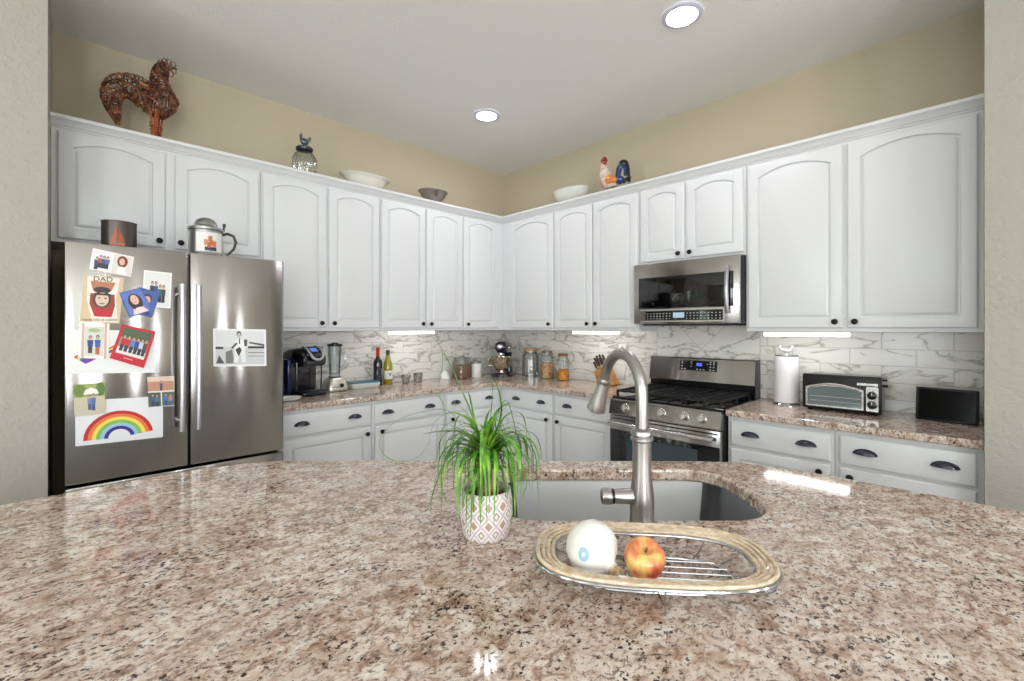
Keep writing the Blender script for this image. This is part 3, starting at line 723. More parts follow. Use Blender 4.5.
for a, z, c1 in ((0.05, .078, (195, 120, 80)), (-.18, .058, (205, 130, 85)), (.12, .056, (190, 110, 75)), (.30, .052, (200, 125, 80)), (-.02, .045, (180, 100, 70))):
    patch(bb, a-.11, a+.11, z-.004, z+.026, .0832+.0002*z*10, mat(c1, .5, name='print'), 3)
patch(bb, -.25, .42, .026, .046, .0831, mat((70, 50, 60), .5, name='print')); patch(bb, .02, .16, .024, .034, .0838, mat((60, 70, 180), .5, name='print'), 2)
bb.build('picture', t, local=True)

# ---------------------------------------------------------------- microwave
t = thing(RF, (2.216, 0, 1.42), 'microwave_oven', 'stainless steel over-the-range microwave mounted between wall cabinets', 'microwave')
B(mat((52, 52, 60), .4, .4, name='dark_casing')).box(1.8485, -.372, 1.424, 2.6, -.014, 1.858).box(1.90, -.37, 1.412, 2.55, -.05, 1.4235).build('microwave_body', t, smooth=False)
dm = B(STEEL).box(1.8485, -.412, 1.424, 2.594, -.373, 1.858, bev=.004).build('door', t, ang=30)
B(BLACKG).box(1.888, -.4145, 1.535, 2.556, -.4122, 1.757, bev=.001).build('window', t, dm)
B(mat((206, 204, 198), .3, .9, name='bright_trim')).box(1.905, -.4175, 1.518, 2.50, -.4125, 1.528).box(1.905, -.4175, 1.438, 2.50, -.4125, 1.446).box(2.492, -.4175, 1.4465, 2.50, -.4125, 1.5175).build('trim_bar', t, dm, smooth=False)
cp = B(BLACKG).box(1.945, -.4150, 1.450, 2.490, -.4122, 1.514).build('control_strip', t, dm, smooth=False)
kb = B(mat((190, 192, 196), .5, name='key_print'))
random.seed(3)
for i in range(22):
    x = 1.957+i*.0243
    if 2.15 < x < 2.235: continue
    for j in range(3):
        wv = .006+.006*random.random(); kb.box(x, -.4155, 1.458+j*.018, x+wv, -.4151, 1.4625+j*.018)
kb.build('keys', t, cp, smooth=False)
B(mat((150, 170, 190), .3, name='clock_display', emit=.6)).box(2.155, -.4157, 1.466, 2.235, -.4151, 1.502).build('display', t, cp, smooth=False)
hb = B(mat((176, 176, 182), .3, 1, name='handle_metal'))
hb.tube([(2.526, -.432, 1.490), (2.526, -.447, 1.54), (2.526, -.455, 1.64), (2.526, -.447, 1.74), (2.526, -.432, 1.788)], [.012, .013, .013, .013, .012], 12)
hb.tube([(2.526, -.4125, 1.505), (2.526, -.436, 1.505)], .009, 10); hb.tube([(2.526, -.4125, 1.775), (2.526, -.436, 1.775)], .009, 10)
hb.build('handle', t, dm)

# ---------------------------------------------------------------- gas range
S0, S1 = 1.815, 2.585
t = thing(RF, (2.2, 0, 0), 'gas_range', 'stainless steel freestanding gas range with black grates and five knobs', 'stove')
RG = t
B(mat((40, 40, 44), .4, .5, name='dark_casing')).box(S0, -.640, .03, S1, -.02, .898).box(S0+.03, -.60, 0, S1-.03, -.06, .0295).build('range_body', t, smooth=False)
B(BLACKG).box(S0-.002, -.645, .8985, S1+.002, -.105, .916, bev=.004).build('cooktop', t, ang=30)
# slanted control panel
b = B(STEEL)
b.prism([(-.641, .792), (-.688, .792), (-.692, .800), (-.668, .892), (-.660, .898), (-.6465, .898), (-.641, .890)], S0+.002, S1-.002, 'x')
cpn = b.build('control_panel', t, ang=20)
for s_ in (1.945, 2.075, 2.212, 2.363, 2.472):
    kb = B(mat((200, 198, 192), .25, 1, name='knob_metal'))
    kb.lathe([(.029, 0), (.029, -.006), (.024, -.009), (.0225, -.030), (.020, -.034), (.001, -.035)], n=24, ax='y')
    kb.box(-.004, -.040, -.021, .004, -.034, .021)
    bmesh.ops.rotate(kb.bm, verts=kb.bm.verts, cent=(0, 0, 0), matrix=Matrix.Rotation(-.25, 3, 'X'))
    bmesh.ops.translate(kb.bm, verts=kb.bm.verts, vec=(s_, -.6805, .846))
    kb.build('knob', t, cpn)
# oven door
dr = B(STEEL).box(S0+.004, -.682, .18, S1-.004, -.6415, .785, bev=.004).build('oven_door', t, ang=30)
B(BLACKG).box(S0+.010, -.6855, .20, S1-.010, -.6825, .690, bev=.001).build('door_glass', t, dr)
B(mat((70, 84, 92), .12, .2, name='oven_window')).box(1.955, -.6868, .35, 2.445, -.6860, .655).build('oven_window', t, dr, smooth=False)
B(BLACK).box(S0+.02, -.6838, .762, S1-.02, -.6822, .770).build('vent_slot', t, dr, smooth=False)
hb = B(mat((206, 206, 206), .22, 1, name='handle_metal')); hb.tube([(S0+.03, -.738, .742), (S1-.03, -.738, .742)], .0125, 14)
for x in (S0+.055, S1-.055): hb.tube([(x, -.6825, .742), (x, -.738, .742)], .009, 10)
hb.build('handle', t, dr)
dw = B(STEEL).box(S0+.004, -.680, .04, S1-.004, -.6415, .172, bev=.004).build('warming_drawer', t, ang=30)
# backguard
bg_ = B(BLACK).box(S0, -.104, .8985, S1, -.024, 1.0).build('backguard_base', t, smooth=False)
b = B(STEEL); b.prism([(-.024, 1.0005), (-.122, 1.0005), (-.124, 1.006), (-.098, 1.168), (-.092, 1.174), (-.024, 1.174)], S0-.002, S1+.0, 'x')
bgp = b.build('backguard', t, ang=20)
b = B(BLACK); b.prism([(-.023, .90), (-.126, .90), (-.126, 1.0), (-.100, 1.176), (-.023, 1.178)], S1+.0008, S1+.006, 'x'); b.build('end_cap', t, smooth=False)
b = B(BLACKG); b.prism([(-.1035, 1.082), (-.1145, 1.082), (-.1025, 1.154), (-.0985, 1.154)], 2.058, 2.333, 'x')
dp = b.build('display_panel', t, bgp, smooth=False)
kb = B(mat((205, 208, 215), .5, name='key_print'))
def onpanel(z): return -.1145+(z-1.082)*(.012/.072)-.0012
for z in (1.092, 1.112, 1.132, 1.145):
    for i in range(11):
        x = 2.070+i*.0235
        if 2.16 < x < 2.235 and z > 1.10: continue
        if random.random() < .75: kb.box(x, onpanel(z)-.0002, z-.003, x+.010, onpanel(z)+.0006, z+.003)
kb.build('keys', t, dp, smooth=False)
B(mat((70, 90, 240), .3, name='clock_glow', emit=1.2)).box(2.185, onpanel(1.125)-.0003, 1.116, 2.225, onpanel(1.125)+.001, 1.138).build('clock_display', t, dp, smooth=False)
# burners and grates
for x, y, r in ((1.98, -.50, .045), (1.98, -.24, .038), (2.2, -.37, .05), (2.42, -.50, .048), (2.42, -.24, .036)):
    B(IRON).lathe([(r*1.15, .9165), (r*1.15, .922), (r*.9, .925), (r*.9, .934), (r*.7, .938), (.001, .9385)], cx=x, cy=y, n=24).build('burner', t)
for x0, x1 in ((S0+.02, 2.068), (2.074, 2.326), (2.332, S1-.02)):
    g = B(IRON); z = .952; r = .0065
    for x in (x0+r, (x0+x1)/2, x1-r): g.box(x-r, -.625, z-.007, x+r, -.125, z+.007)
    for i in range(8):
        y = -.620+i*.070; g.box(x0, y-r*.8, z-.008, x1, y+r*.8, z+.006)
    for x in (x0+r, x1-r):
        for y in (-.618, -.37, -.132): g.box(x-r, y-r, .9165, x+r, y+r, z)
    g.build('grate', t, smooth=False)
# ---------------------------------------------------------------- under-cabinet lamps, outlets
UL = mat((250, 250, 248), .5, name='strip_glow', emit=UNDER_EMIT)
for fr, s0, s1, lb in ((LF, -1.52, -1.108, 'white strip light under the wall cabinets above the wine bottles'), (RF, 1.175, 1.598, 'white strip light under the wall cabinets left of the microwave'), (RF, 2.690, 3.128, 'white strip light under the wall cabinets above the toaster oven')):
    t = thing(fr, ((s0+s1)/2, -.25, 1.3745), 'under_cabinet_light', lb, 'light', 'strip lights under the wall cabinets')
    B(mat((225, 225, 220), .4, name='lamp_housing')).box(s0, -.295, 1.366, s1, -.205, 1.3745, bev=.002).build('housing', t)
    B(UL).box(s0+.006, -.292, 1.346, s1-.006, -.210, 1.3657).build('diffuser', t, smooth=False)
PL = mat((232, 230, 224), .35, name='outlet_plastic')
for fr, s, z, lb in ((LF, -1.985, 1.215, 'white wall outlet plate between coffee maker and blender'), (LF, -.72, 1.18, 'white switch plate on the tiles above the glass canister'), (RF, 1.50, 1.20, 'white outlet plate on the tiles behind the knife block')):
    t = thing(fr, (s, -.0130, z), 'wall_outlet', lb, 'outlet', 'plates on the backsplash')
    B(PL).box(-.036, -.006, -.058, .036, -.0003, .058, bev=.002).build('plate', t, local=True)
    b = B(mat((210, 208, 202), .4, name='outlet_face'))
    for dz in (-.027, .027): b.lathe([(.0165, -.0062), (.0165, -.0075), (.001, -.0076)], cz=dz, n=20, ax='y')
    o = b.build('socket', t, local=True)
    b = B(BLACK)
    for dz in (-.027, .027):
        for dx in (-.006, .006): b.box(dx-.0015, -.0079, dz-.003, dx+.0015, -.00765, dz+.006)
    b.build('slots', t, o, local=True, smooth=False)

ZC = .9145
def catmull_(P_, n=5):
    P_ = [Vector(p) for p in P_]; out = []
    for i in range(len(P_)-1):
        p0, p1, p2, p3 = P_[max(i-1, 0)], P_[i], P_[i+1], P_[min(i+2, len(P_)-1)]
        for j in range(n):
            u = j/n; out.append(.5*((2*p1)+(-p0+p2)*u+(2*p0-5*p1+4*p2-p3)*u*u+(-p0+3*p1-3*p2+p3)*u**3))
    return out+[P_[-1]]
# ---------------------------------------------------------------- coffee maker
t = thing(LF, (-2.20, -.215, ZC), 'coffee_maker', 'black single-cup coffee maker with a silver arch on its lid, nearest the refrigerator', 'coffee maker', rot=.22)
KB = mat((14, 15, 22), .18, name='gloss_black', coat=.5); KBL = mat((24, 34, 78), .1, name='blue_tank', coat=.6); SIL = mat((196, 198, 204), .25, .6, name='silver_plastic')
b = B(KB)
b.box(-.100, -.02, .0, .100, .150, .275, bev=.018)
b.build('back_column', t, local=True)
def hull(y0, y1, z0, z1, w0, w1, r=.03):
    return [(-w0, y0, z0), (w0, y0, z0), (w1, y0, z1), (-w1, y0, z1)]
b = B(KB)
rs = []
for y, zt, w_ in ((.15, .300, .088), (.06, .335, .100), (-.05, .340, .102), (-.11, .322, .098), (-.148, .285, .088), (-.155, .240, .078)):
    rs.append([(w_*math.copysign(abs(math.cos(a))**.55, math.cos(a)), y, .262+(zt-.262)*max(-.35, math.copysign(abs(math.sin(a))**.6, math.sin(a))) if zt > .262 else .232+.02*math.sin(a)) for a in [2*PI*i/24 for i in range(24)]])
b.rings(rs, True, True, True); hd = b.build('brew_head', t, local=True, ang=50)
b = B(SIL); b.tube(catmull_([(-.046, -.070, .346), (-.052, -.125, .334), (-.050, -.160, .305), (-.036, -.178, .272), (0, -.182, .258), (.036, -.178, .272), (.050, -.160, .305), (.052, -.125, .334), (.046, -.070, .346)]), .0095, 8)
b.build('silver_arch', t, hd, local=True)
b = B(KB); b.prism([(-.090, .336), (-.160, .286), (-.168, .270), (-.172, .276), (-.164, .300), (-.096, .348)], -.040, .040, 'x'); b.build('control_face', t, hd, local=True, smooth=False)
b = B(mat((96, 130, 205), .2, name='lcd_screen', emit=.4)); b.prism([(-.112, .3376), (-.146, .3136), (-.1470, .3150), (-.113, .3392)], -.026, .026, 'x'); b.build('screen', t, hd, local=True, smooth=False)
B(KBL).box(-.132, -.03, .012, -.1005, .13, .262, bev=.01).build('water_tank', t, local=True)
B(KB).box(-.092, -.155, 0, .092, -.0205, .034, bev=.012).build('drip_base', t, local=True)
B(mat((80, 82, 90), .3, .8, name='drip_grid')).box(-.07, -.145, .0345, .07, -.04, .038, bev=.001).build('drip_tray', t, local=True)
for sx_ in (-1, 1): B(mat((60, 62, 66), .2, .6, name='dark_silver')).tube([(sx_*.094, -.075, .034), (sx_*.096, -.08, .15), (sx_*.094, -.075, .262)], .005, 6).build('side_trim', t, local=True)

# spoon rest with dark script strokes
t = thing(LF, (-2.375, -.44, ZC), 'spoon_rest', 'white shallow dish with dark squiggles at the worktop end by the refrigerator', 'dish')
b = B(mat((232, 230, 226), .25, name='white_ceramic'))
b.lathe([(.045, 0), (.075, .006), (.085, .022), (.081, .022), (.070, .010), (.001, .006)], n=28, sx=1.0, sy=.75)
b.build('dish', t, local=True)
b = B(mat((40, 36, 40), .4, name='glaze_stroke'))
for k_ in range(4):
    b.tube([(-.05+.028*k_+.009*math.sin(j*1.7), -.020+.006*j, .0085+.0003*j+.001*(j > 5)) for j in range(8)], .0022, 5)
b.build('script_pattern', t, local=True)

# blender
t = thing(LF, (-1.950, -.175, ZC), 'blender', 'small silver blender with an empty glass jug and black lid, beside the coffee maker', 'blender')
b = B(mat((205, 202, 190), .3, .7, name='silver_housing'))
b.rings([[(x*w_, y*w_, z) for x, y in rrect(-1, -1, 1, 1, .35, 4)] for w_, z in ((.078, .004), (.080, .012), (.076, .05), (.056, .088), (.048, .098))], True, True, True); b.build('motor_base', t, local=True, ang=35)
B(BLACK).lathe([(.084, 0), (.084, .0035)], n=4 if False else 28).build('foot', t, local=True)
B(BLACK).lathe([(.016, -.0735), (.014, -.086), (.001, -.0865)], cx=.022, cz=.045, ax='y', n=20).build('dial', t, local=True)
b = B(BLACK)
for i in range(4): b.box(-.056+i*.015, -.0785, .030, -.046+i*.015, -.072, .036)
b.build('buttons', t, local=True, smooth=False)
B(GLASS).lathe([(.036, .112), (.040, .125), (.050, .335), (.052, .340), (.049, .338), (.038, .13), (.001, .122)], n=28, cap0=False).tube([(.048, 0, .30), (.078, 0, .295), (.080, 0, .20), (.044, 0, .165)], .006, 8).build('glass_jug', t, local=True)
B(mat((150, 150, 148), .3, .8, name='collar_metal')).lathe([(.045, .0985), (.047, .111), (.040, .1115)], n=28).build('jug_collar', t, local=True)
B(BLACK).lathe([(.054, .3415), (.056, .352), (.055, .358), (.026, .360), (.024, .368), (.001, .369)], n=28).build('lid', t, local=True)

# low dish with blue lid
t = thing(LF, (-1.712, -.165, ZC), 'butter_dish', 'low white rectangular dish with a blue top, left of the wine bottles', 'dish', rot=-.03)
b = B(mat((214, 216, 212), .3, name='white_stoneware')); b.rings([[(x*(.105+g), y*(.055+g), z) for x, y in rrect(-1, -1, 1, 1, .25, 4)] for g, z in ((0, 0), (.010, .012), (.016, .038), (.016, .041))], True, True, True); b.build('dish_body', t, local=True, ang=35)
b = B(mat((58, 108, 138), .35, name='blue_glaze')); b.rings([[(x*(.105+g), y*(.055+g), z) for x, y in rrect(-1, -1, 1, 1, .25, 4)] for g, z in ((.012, .0415), (.010, .050), (.0, .053))], True, True, True); b.build('dish_top', t, local=True, ang=35)

# wine bottles
def bottle(x, y, name, label, glass, foil, lab, R_=.037, H_=.315, style='bordeaux'):
    t = thing(LF, (x, y, ZC), name, label, 'bottle', 'wine bottles')
    if style == 'bordeaux': prof = [(R_*.9, 0), (R_, .006), (R_, .185), (R_*.93, .205), (R_*.5, .228), (.0145, .245), (.014, H_-.025)]
    else: prof = [(R_*.9, 0), (R_, .006), (R_, .150), (R_*.9, .18), (R_*.6, .215), (.0155, .245), (.014, H_-.03)]
    B(glass).lathe(prof, n=28, cap1=True).build('bottle_glass', t, local=True, ang=60)
    B(foil).lathe([(.0152, H_-.075 if style == 'bordeaux' else H_-.055), (.0152, H_-.012), (.0165, H_-.010), (.0165, H_), (.001, H_+.0002)], n=20, cap0=False).build('foil_capsule', t, local=True)
    o = B(lab)
    patch(o, -1.35, 1.35, .045, .155 if style == 'bordeaux' else .118, R_+.0007, lab, 16)
    return t, o.build('label_paper', t, local=True)
t, lo = bottle(-1.552, -.105, 'wine_bottle', 'dark wine bottle with a red capsule, left of the two bottles', mat((16, 22, 20), .08, name='dark_bottle_glass', coat=.5), mat((190, 36, 34), .35, name='red_foil'), mat((28, 26, 34), .5, name='dark_label'))
b = B(mat((150, 158, 170), .5, name='label_print')); n_ = 18
def onb(a, z, r): return (r*math.sin(a), -r*math.cos(a), z)
b.rings([[onb(.72*math.cos(2*PI*i/n_), .108+.036*math.sin(2*PI*i/n_), .0380) for i in range(n_)], [onb(.72*math.cos(2*PI*i/n_), .108+.036*math.sin(2*PI*i/n_), .0384) for i in range(n_)]], True, True, True)
b.m(mat((40, 44, 60), .5, name='label_print'))
for r_ in (.45, .2): b.tube([onb(r_*math.cos(2*PI*i/n_), .108+r_*.05*math.sin(2*PI*i/n_), .0388) for i in range(n_)], .0016, 5, closed=True)
b.m(mat((110, 50, 62), .5, name='label_print')); patch(b, -1.3, 1.3, .050, .056, .0381, b.mats[b.i]); patch(b, -1.3, 1.3, .064, .067, .0381, b.mats[b.i])
b.build('label_emblem', t, lo, local=True)
t, lo = bottle(-1.452, -.092, 'wine_bottle', 'yellow glass wine bottle with a dark bird on its pale label', mat((150, 138, 30), .1, name='yellow_wine_glass', coat=.5), mat((62, 54, 34), .35, name='dark_foil'), mat((226, 224, 212), .5, name='pale_label'), .038, .292, 'burgundy')
b = B(mat((50, 54, 60), .5, name='label_print'))
for sg in (-1, 1):
    P_ = [(0, .080), (.12*sg, .094), (.42*sg, .100), (.30*sg, .090), (.14*sg, .082), (.06*sg, .072)]
    b.rings([[onb(a, z, .0388) for a, z in P_], [onb(a, z, .0393) for a, z in P_]], True, True, True)
b.build('bird_emblem', t, lo, local=True)

# two little pewter-look tumblers
TUM = noise_color(mat((150, 148, 140), .35, .4, name='mottled_pewter'), 60, [(.35, (105, 102, 96)), (.65, (190, 188, 180))])
t = thing(LF, (-1.315, -.155, ZC), 'small_bowl', 'small mottled grey flared bowl on the worktop under the strip light', 'bowl', 'small grey vessels')
B(TUM).lathe([(.028, 0), (.032, .004), (.034, .030), (.046, .066), (.046, .072), (.041, .066), (.030, .012), (.001, .010)], n=8).build('bowl_body', t, local=True)
t = thing(LF, (-1.198, -.165, ZC), 'small_tumbler', 'small mottled grey straight tumbler just right of the flared bowl', 'tumbler', 'small grey vessels')
B(TUM).lathe([(.034, 0), (.036, .004), (.041, .084), (.038, .084), (.033, .010), (.001, .010)], n=10).build('tumbler_body', t, local=True)

# white folded card
t = thing(LF, (-.850, -.085, ZC), 'white_dish', 'small bright white tapered dish left of the square glass canister', 'dish')
B(mat((240, 240, 236), .3, name='white_ceramic')).lathe([(.056, 0), (.058, .004), (.050, .03), (.030, .058), (.012, .070), (.010, .078), (.001, .080)], n=28).build('dome', t, local=True)

# glass canister with brown contents
def jar(frame, s, y, name, label, w_, h_, fill, fmat, lidm, square=False, lid='flat', n=28, glass=None, group='jars and canisters along the backsplash'):
    t = thing(frame, (s, y, ZC), name, label, 'jar', group)
    def ring(r, z): 
        return [(a*r, c*r, z) for a, c in rrect(-1, -1, 1, 1, .3, 4)] if square else [(r*math.cos(2*PI*i/n), r*math.sin(2*PI*i/n), z) for i in range(n)]
    R_ = w_/2; nk = .72 if not square else .9
    B(glass or GLASS).rings([ring(R_*.94, 0), ring(R_, .006), ring(R_, h_*.70), ring(R_*.95, h_*.76), ring(R_*nk, h_*.84), ring(R_*nk, h_*.90)], True, True, False).build('glass_body', t, local=True, ang=35)
    if fill:
        b = B(fmat); r = R_*.93
        rs = [ring(r*.97, .006), ring(r, .012), ring(r, h_*fill), ring(r*.6, h_*fill+.008)]
        b.rings(rs, True, True, True); o = b.build('contents', t, local=True, ang=50)
    if lid == 'flat':
        B(lidm).rings([ring(R_*nk*1.06, h_*.90+.0005), ring(R_*nk*1.08, h_*.905), ring(R_*nk*1.08, h_*.985), ring(R_*nk*1.0, h_)], True, True, True).build('lid', t, local=True, ang=35)
    else:
        B(lidm).rings([ring(R_*nk*1.08, h_*.90+.0005), ring(R_*nk*1.1, h_*.925), ring(R_*.3, h_*.94), ring(R_*.22, h_*.955), ring(R_*.30, h_*.98), ring(R_*.1, h_)], True, True, True).build('lid', t, local=True, ang=35)
    return t
GRAIN = noise_color(mat((150, 105, 75), .8, name='brown_grain'), 90, [(.35, (110, 72, 50)), (.65, (188, 142, 105))])
PASTA = add_bump(noise_color(mat((205, 160, 110), .7, name='pasta'), 45, [(.35, (150, 105, 62)), (.5, (214, 172, 126)), (.68, (236, 205, 165))]), 45, .01)
CHIP = add_bump(noise_color(mat((225, 150, 50), .6, name='orange_snack'), 40, [(.35, (165, 90, 20)), (.5, (226, 148, 44)), (.68, (244, 190, 96))]), 40, .012)
jar(LF, -.712, -.175, 'glass_canister', 'square glass canister half full of brown grain, left of the white canister', .142, .215, .55, GRAIN, GREYGLASS, True, 'knob', glass=GREYGLASS)
t = thing(LF, (-.555, -.185, ZC), 'white_canister', 'white ceramic canister with a glass lid, left of the stand mixer', 'canister', 'jars and canisters along the backsplash')
B(mat((226, 224, 220), .3, name='white_ceramic')).lathe([(.056, 0), (.060, .005), (.060, .125), (.056, .133), (.050, .134)], n=30).build('canister_body', t, local=True)
B(GREYGLASS).lathe([(.050, .1345), (.054, .138), (.054, .150), (.040, .158), (.014, .162), (.018, .172), (.010, .180), (.001, .181)], n=30).build('lid', t, local=True)
jar(RF, .530, -.135, 'glass_jar', 'largest glass jar, empty with a tan lid, just right of the stand mixer', .165, .285, 0, None, mat((176, 140, 96), .5, name='tan_lid'), glass=GREYGLASS)
jar(RF, .745, -.135, 'glass_jar', 'glass jar of pale pasta with a grey lid, right of the empty jar', .132, .262, .55, PASTA, mat((118, 110, 100), .35, .6, name='grey_metal_lid'))
jar(RF, .955, -.150, 'glass_jar', 'glass jar with orange snacks and a brown lid, nearest the knife block', .120, .245, .38, CHIP, mat((122, 70, 48), .5, name='brown_lid'))

# ---------------------------------------------------------------- stand mixer
t = thing(LF, (-.27, -.28, ZC), 'stand_mixer', 'navy blue stand mixer with a steel bowl, in the corner of the worktop', 'mixer', rot=-1.05)
b = B(NAVY)
b.rings([[(x*w_, .02+y*l_, z) for x, y in rrect(-1, -1, 1, 1, .5, 6)] for w_, l_, z in ((.105, .155, 0), (.108, .158, .010), (.100, .150, .028), (.085, .135, .034))], True, True, True)
b.build('mixer_base', t, local=True, ang=45)
b = B(NAVY); b.rings([[(x*w_, .125+y*l_, z) for x, y in rrect(-1, -1, 1, 1, .6, 6)] for w_, l_, z in ((.060, .048, .034), (.048, .040, .10), (.046, .038, .17), (.056, .045, .235))], True, True, True)
b.build('column', t, local=True, ang=45)
b = B(NAVY); rs = []
for y, r in ((-.135, .030), (-.130, .046), (-.115, .056), (-.06, .062), (.03, .064), (.11, .060), (.155, .048), (.172, .025)):
    rs.append([(r*math.cos(a), y, .292+r*.92*math.sin(a)) for a in [2*PI*i/26 for i in range(26)]])
b.rings(rs, True, True, True); mh = b.build('motor_head', t, local=True, ang=50)
b = B(CHROME); b.tube([(.0640*math.cos(a), -.05+.0*a, .283+.062*math.sin(a)) for a in [PI*1.02+PI*.96*i/20 for i in range(21)]], .004, 6)
b.lathe([(.022, -.1355), (.024, -.141), (.012, -.146), (.001, -.1465)], cz=.296, ax='y', n=20)
b.build('chrome_band', t, mh, local=True)
B(CHROME).lathe([(.034, .228), (.034, .216), (.012, .214), (.010, .185)], cy=-.075, n=20).build('planet_hub', t, local=True)
BOWL = mat((206, 196, 180), .14, 1, name='polished_steel')
b = B(BOWL); b.lathe([(.050, .0345), (.054, .038), (.042, .052), (.070, .075), (.092, .115), (.100, .165), (.100, .192), (.104, .197), (.098, .195), (.096, .165), (.085, .11), (.001, .06)], cy=-.062, n=36)
b.tube([(-.96*r_, -.062-.28*r_, z_) for r_, z_ in ((.094, .18), (.128, .178), (.136, .145), (.124, .11), (.088, .105))], .006, 8); b.build('mixing_bowl', t, local=True, ang=50)
B(CHROME).ball((.064, -.01, .285), .010, 10, 6).build('speed_lever', t, mh, local=True)

# ---------------------------------------------------------------- knife block
t = thing(RF, (1.425, -.155, ZC), 'knife_block', 'slanted wooden block full of dark-handled kitchen knives, left of the range', 'knife block', rot=-.12)
WOOD = noise_color(mat((176, 118, 62), .45, name='block_wood'), 6, [(.35, (148, 92, 44)), (.65, (200, 142, 80))], stretch=(1, 6, 6))
b = B(WOOD); b.prism([(-.035, 0), (.100, 0), (.108, .012), (.0, .170), (-.078, .112)], -.062, .062, 'y')
kbk = b.build('wooden_block', t, local=True, bevel=.004)
KH = mat((60, 48, 40), .4, name='knife_handle'); KM = mat((170, 168, 160), .25, 1, name='knife_steel')
dv = Vector((-.058*1.0, 0, .1)).normalized(); dv = Vector((-.46, 0, .888)); dv = Vector((-.108, 0, .158)).normalized()
for i, (u, y, ln) in enumerate(((.16, -.04, .10), (.16, .0, .11), (.16, .04, .105), (.45, -.042, .095), (.45, -.014, .095), (.45, .018, .09), (.45, .046, .09), (.76, -.036, .075), (.76, 0, .08), (.76, .036, .075))):
    p = Vector((.0, y, .170)).lerp(Vector((-.078, y, .112)), u) + dv*.001
    kk = B(KM); kk.tube([p, p+dv*.014], .0065, 8)
    kk.m(KH); kk.tube([p+dv*.014, p+dv*.02, p+dv*(ln*.55), p+dv*(ln-.008), p+dv*ln], [.008, .0095, .0085, .0105, .007], 8)
    kk.m(KM)
    for q in (.3, .6): kk.ball(tuple(p+dv*(ln*q)+Vector((0, -.0085, 0))), .0022, 6, 4)
    o = kk.build('kitchen_knife', t, local=True)
    o.parent = None; o.matrix_world = Matrix.Identity(4)
    o.location = t.location; o.rotation_euler = t.rotation_euler
    row = ('upper row by the tall side of the block', 'middle row of the block', 'lowest row of the block')[0 if u < .3 else 1 if u < .6 else 2]
    pos = {-.04: 'front', 0: 'middle', .04: 'rear', -.042: 'front', -.014: 'second', .018: 'third', .046: 'rear', -.036: 'front', .036: 'rear'}[y if y else 0]
    tag(o, 'dark-handled kitchen knife, %s one in the %s' % (pos, row), 'knife', 'knives in the wooden block')

# ---------------------------------------------------------------- paper towels
t = thing(RF, (2.785, -.155, ZC), 'paper_towel_holder', 'metal paper towel stand with a bird finial, between range and toaster oven', 'holder')
b = B(CHROME).lathe([(.078, 0), (.080, .003), (.076, .009), (.020, .011), (.001, .0112)], n=32).build('stand_base', t, local=True)
B(mat((120, 118, 114), .3, .9, name='grey_metal')).lathe([(.064, .3035), (.066, .306), (.064, .309), (.001, .3092)], n=32).lathe([(.006, .011), (.006, .3034)], n=12).build('rod_and_cap', t, local=True)
b = B(mat((206, 202, 196), .3, .3, name='finial_metal'))
b.lathe([(.012, .3095), (.008, .318), (.012, .326)], n=12)
b.ball((0, 0, .336), (.026, .013, .014), 14, 8)
b.tube([(.018, 0, .34), (.030, 0, .352), (.033, 0, .366), (.027, 0, .370)], [.010, .009, .007, .003], 8)
b.tube([(-.018, 0, .338), (-.033, 0, .346), (-.038, 0, .362), (-.030, 0, .368)], [.008, .009, .008, .003], 8)
b.build('bird_finial', t, local=True)
t = thing(RF, (2.785, -.155, ZC), 'paper_towel_roll', 'full roll of white paper towels on the metal stand', 'paper towels')
B(add_bump(mat((238, 236, 236), .9, name='paper_towel'), 160, .0015)).lathe([(.0195, .013), (.066, .013), (.0675, .016), (.0675, .298), (.066, .301), (.0195, .301), (.0195, .013)], n=40, cap0=False, cap1=False).build('roll', t, local=True, ang=50)

# ---------------------------------------------------------------- toaster oven
t = thing(RF, (3.085, -.165, ZC), 'toaster_oven', 'black and silver countertop toaster oven with two dials, under the right wall cabinet', 'toaster oven', rot=.02)
TB = mat((34, 33, 34), .4, .5, name='dark_toaster'); TG = mat((120, 118, 116), .3, .8, name='toaster_side')
b = B(TG); b.box(-.178, -.092, .014, .178, .110, .205, bev=.012); b.build('casing', t, local=True)
b = B(TB); b.box(-.185, -.118, .010, .185, -.0925, .212, bev=.010); fc_ = b.build('front_panel', t, local=True)
b = B(BLACK)
for x in (-.15, .15):
    for y in (-.09, .085): b.lathe([(.013, 0), (.015, .0138)], cx=x, cy=y, n=12)
b.build('feet', t, local=True)
SILV = mat((205, 204, 200), .25, .8, name='satin_silver')
# framed glass door with an arched silver top rail
b = B(SILV)
x0, x1, z0, z1 = -.166, .108, .026, .136
def dr_out(ins, rise): 
    return [(x0+ins, z0+ins), (x1-ins, z0+ins)]+[((x0+x1)/2+(1-2*i/10)*((x1-x0)/2-ins), z1-ins+rise*(1-(1-2*i/10)**2)) for i in range(11)]
o1, o2 = dr_out(0, .028), dr_out(.009, .020)
b.rings([[(x, -.1182, z) for x, z in o1], [(x, -.126, z) for x, z in o1], [(x, -.126, z) for x, z in o2], [(x, -.1182, z) for x, z in o2]], True)
dd = b.build('oven_door', t, local=True, ang=35)
b = B(mat((120, 134, 134), .12, .3, name='oven_glass')); b.prism([(x, z) for x, z in o2], -.1184, -.1205, 'y'); b.build('door_glass', t, dd, local=True, smooth=False)
b = B(CHROME)
for z in (.060, .085): b.tube([(-.145, -.1225, z), (.096, -.1225, z)], .0018, 6)
b.build('rack_bars', t, dd, local=True)
b = B(SILV); b.tube([(x0+.02+(x1-x0-.04)*i/12, -.150-.002*math.sin(PI*i/12), .140+.022*math.sin(PI*i/12)) for i in range(13)], .006, 8)
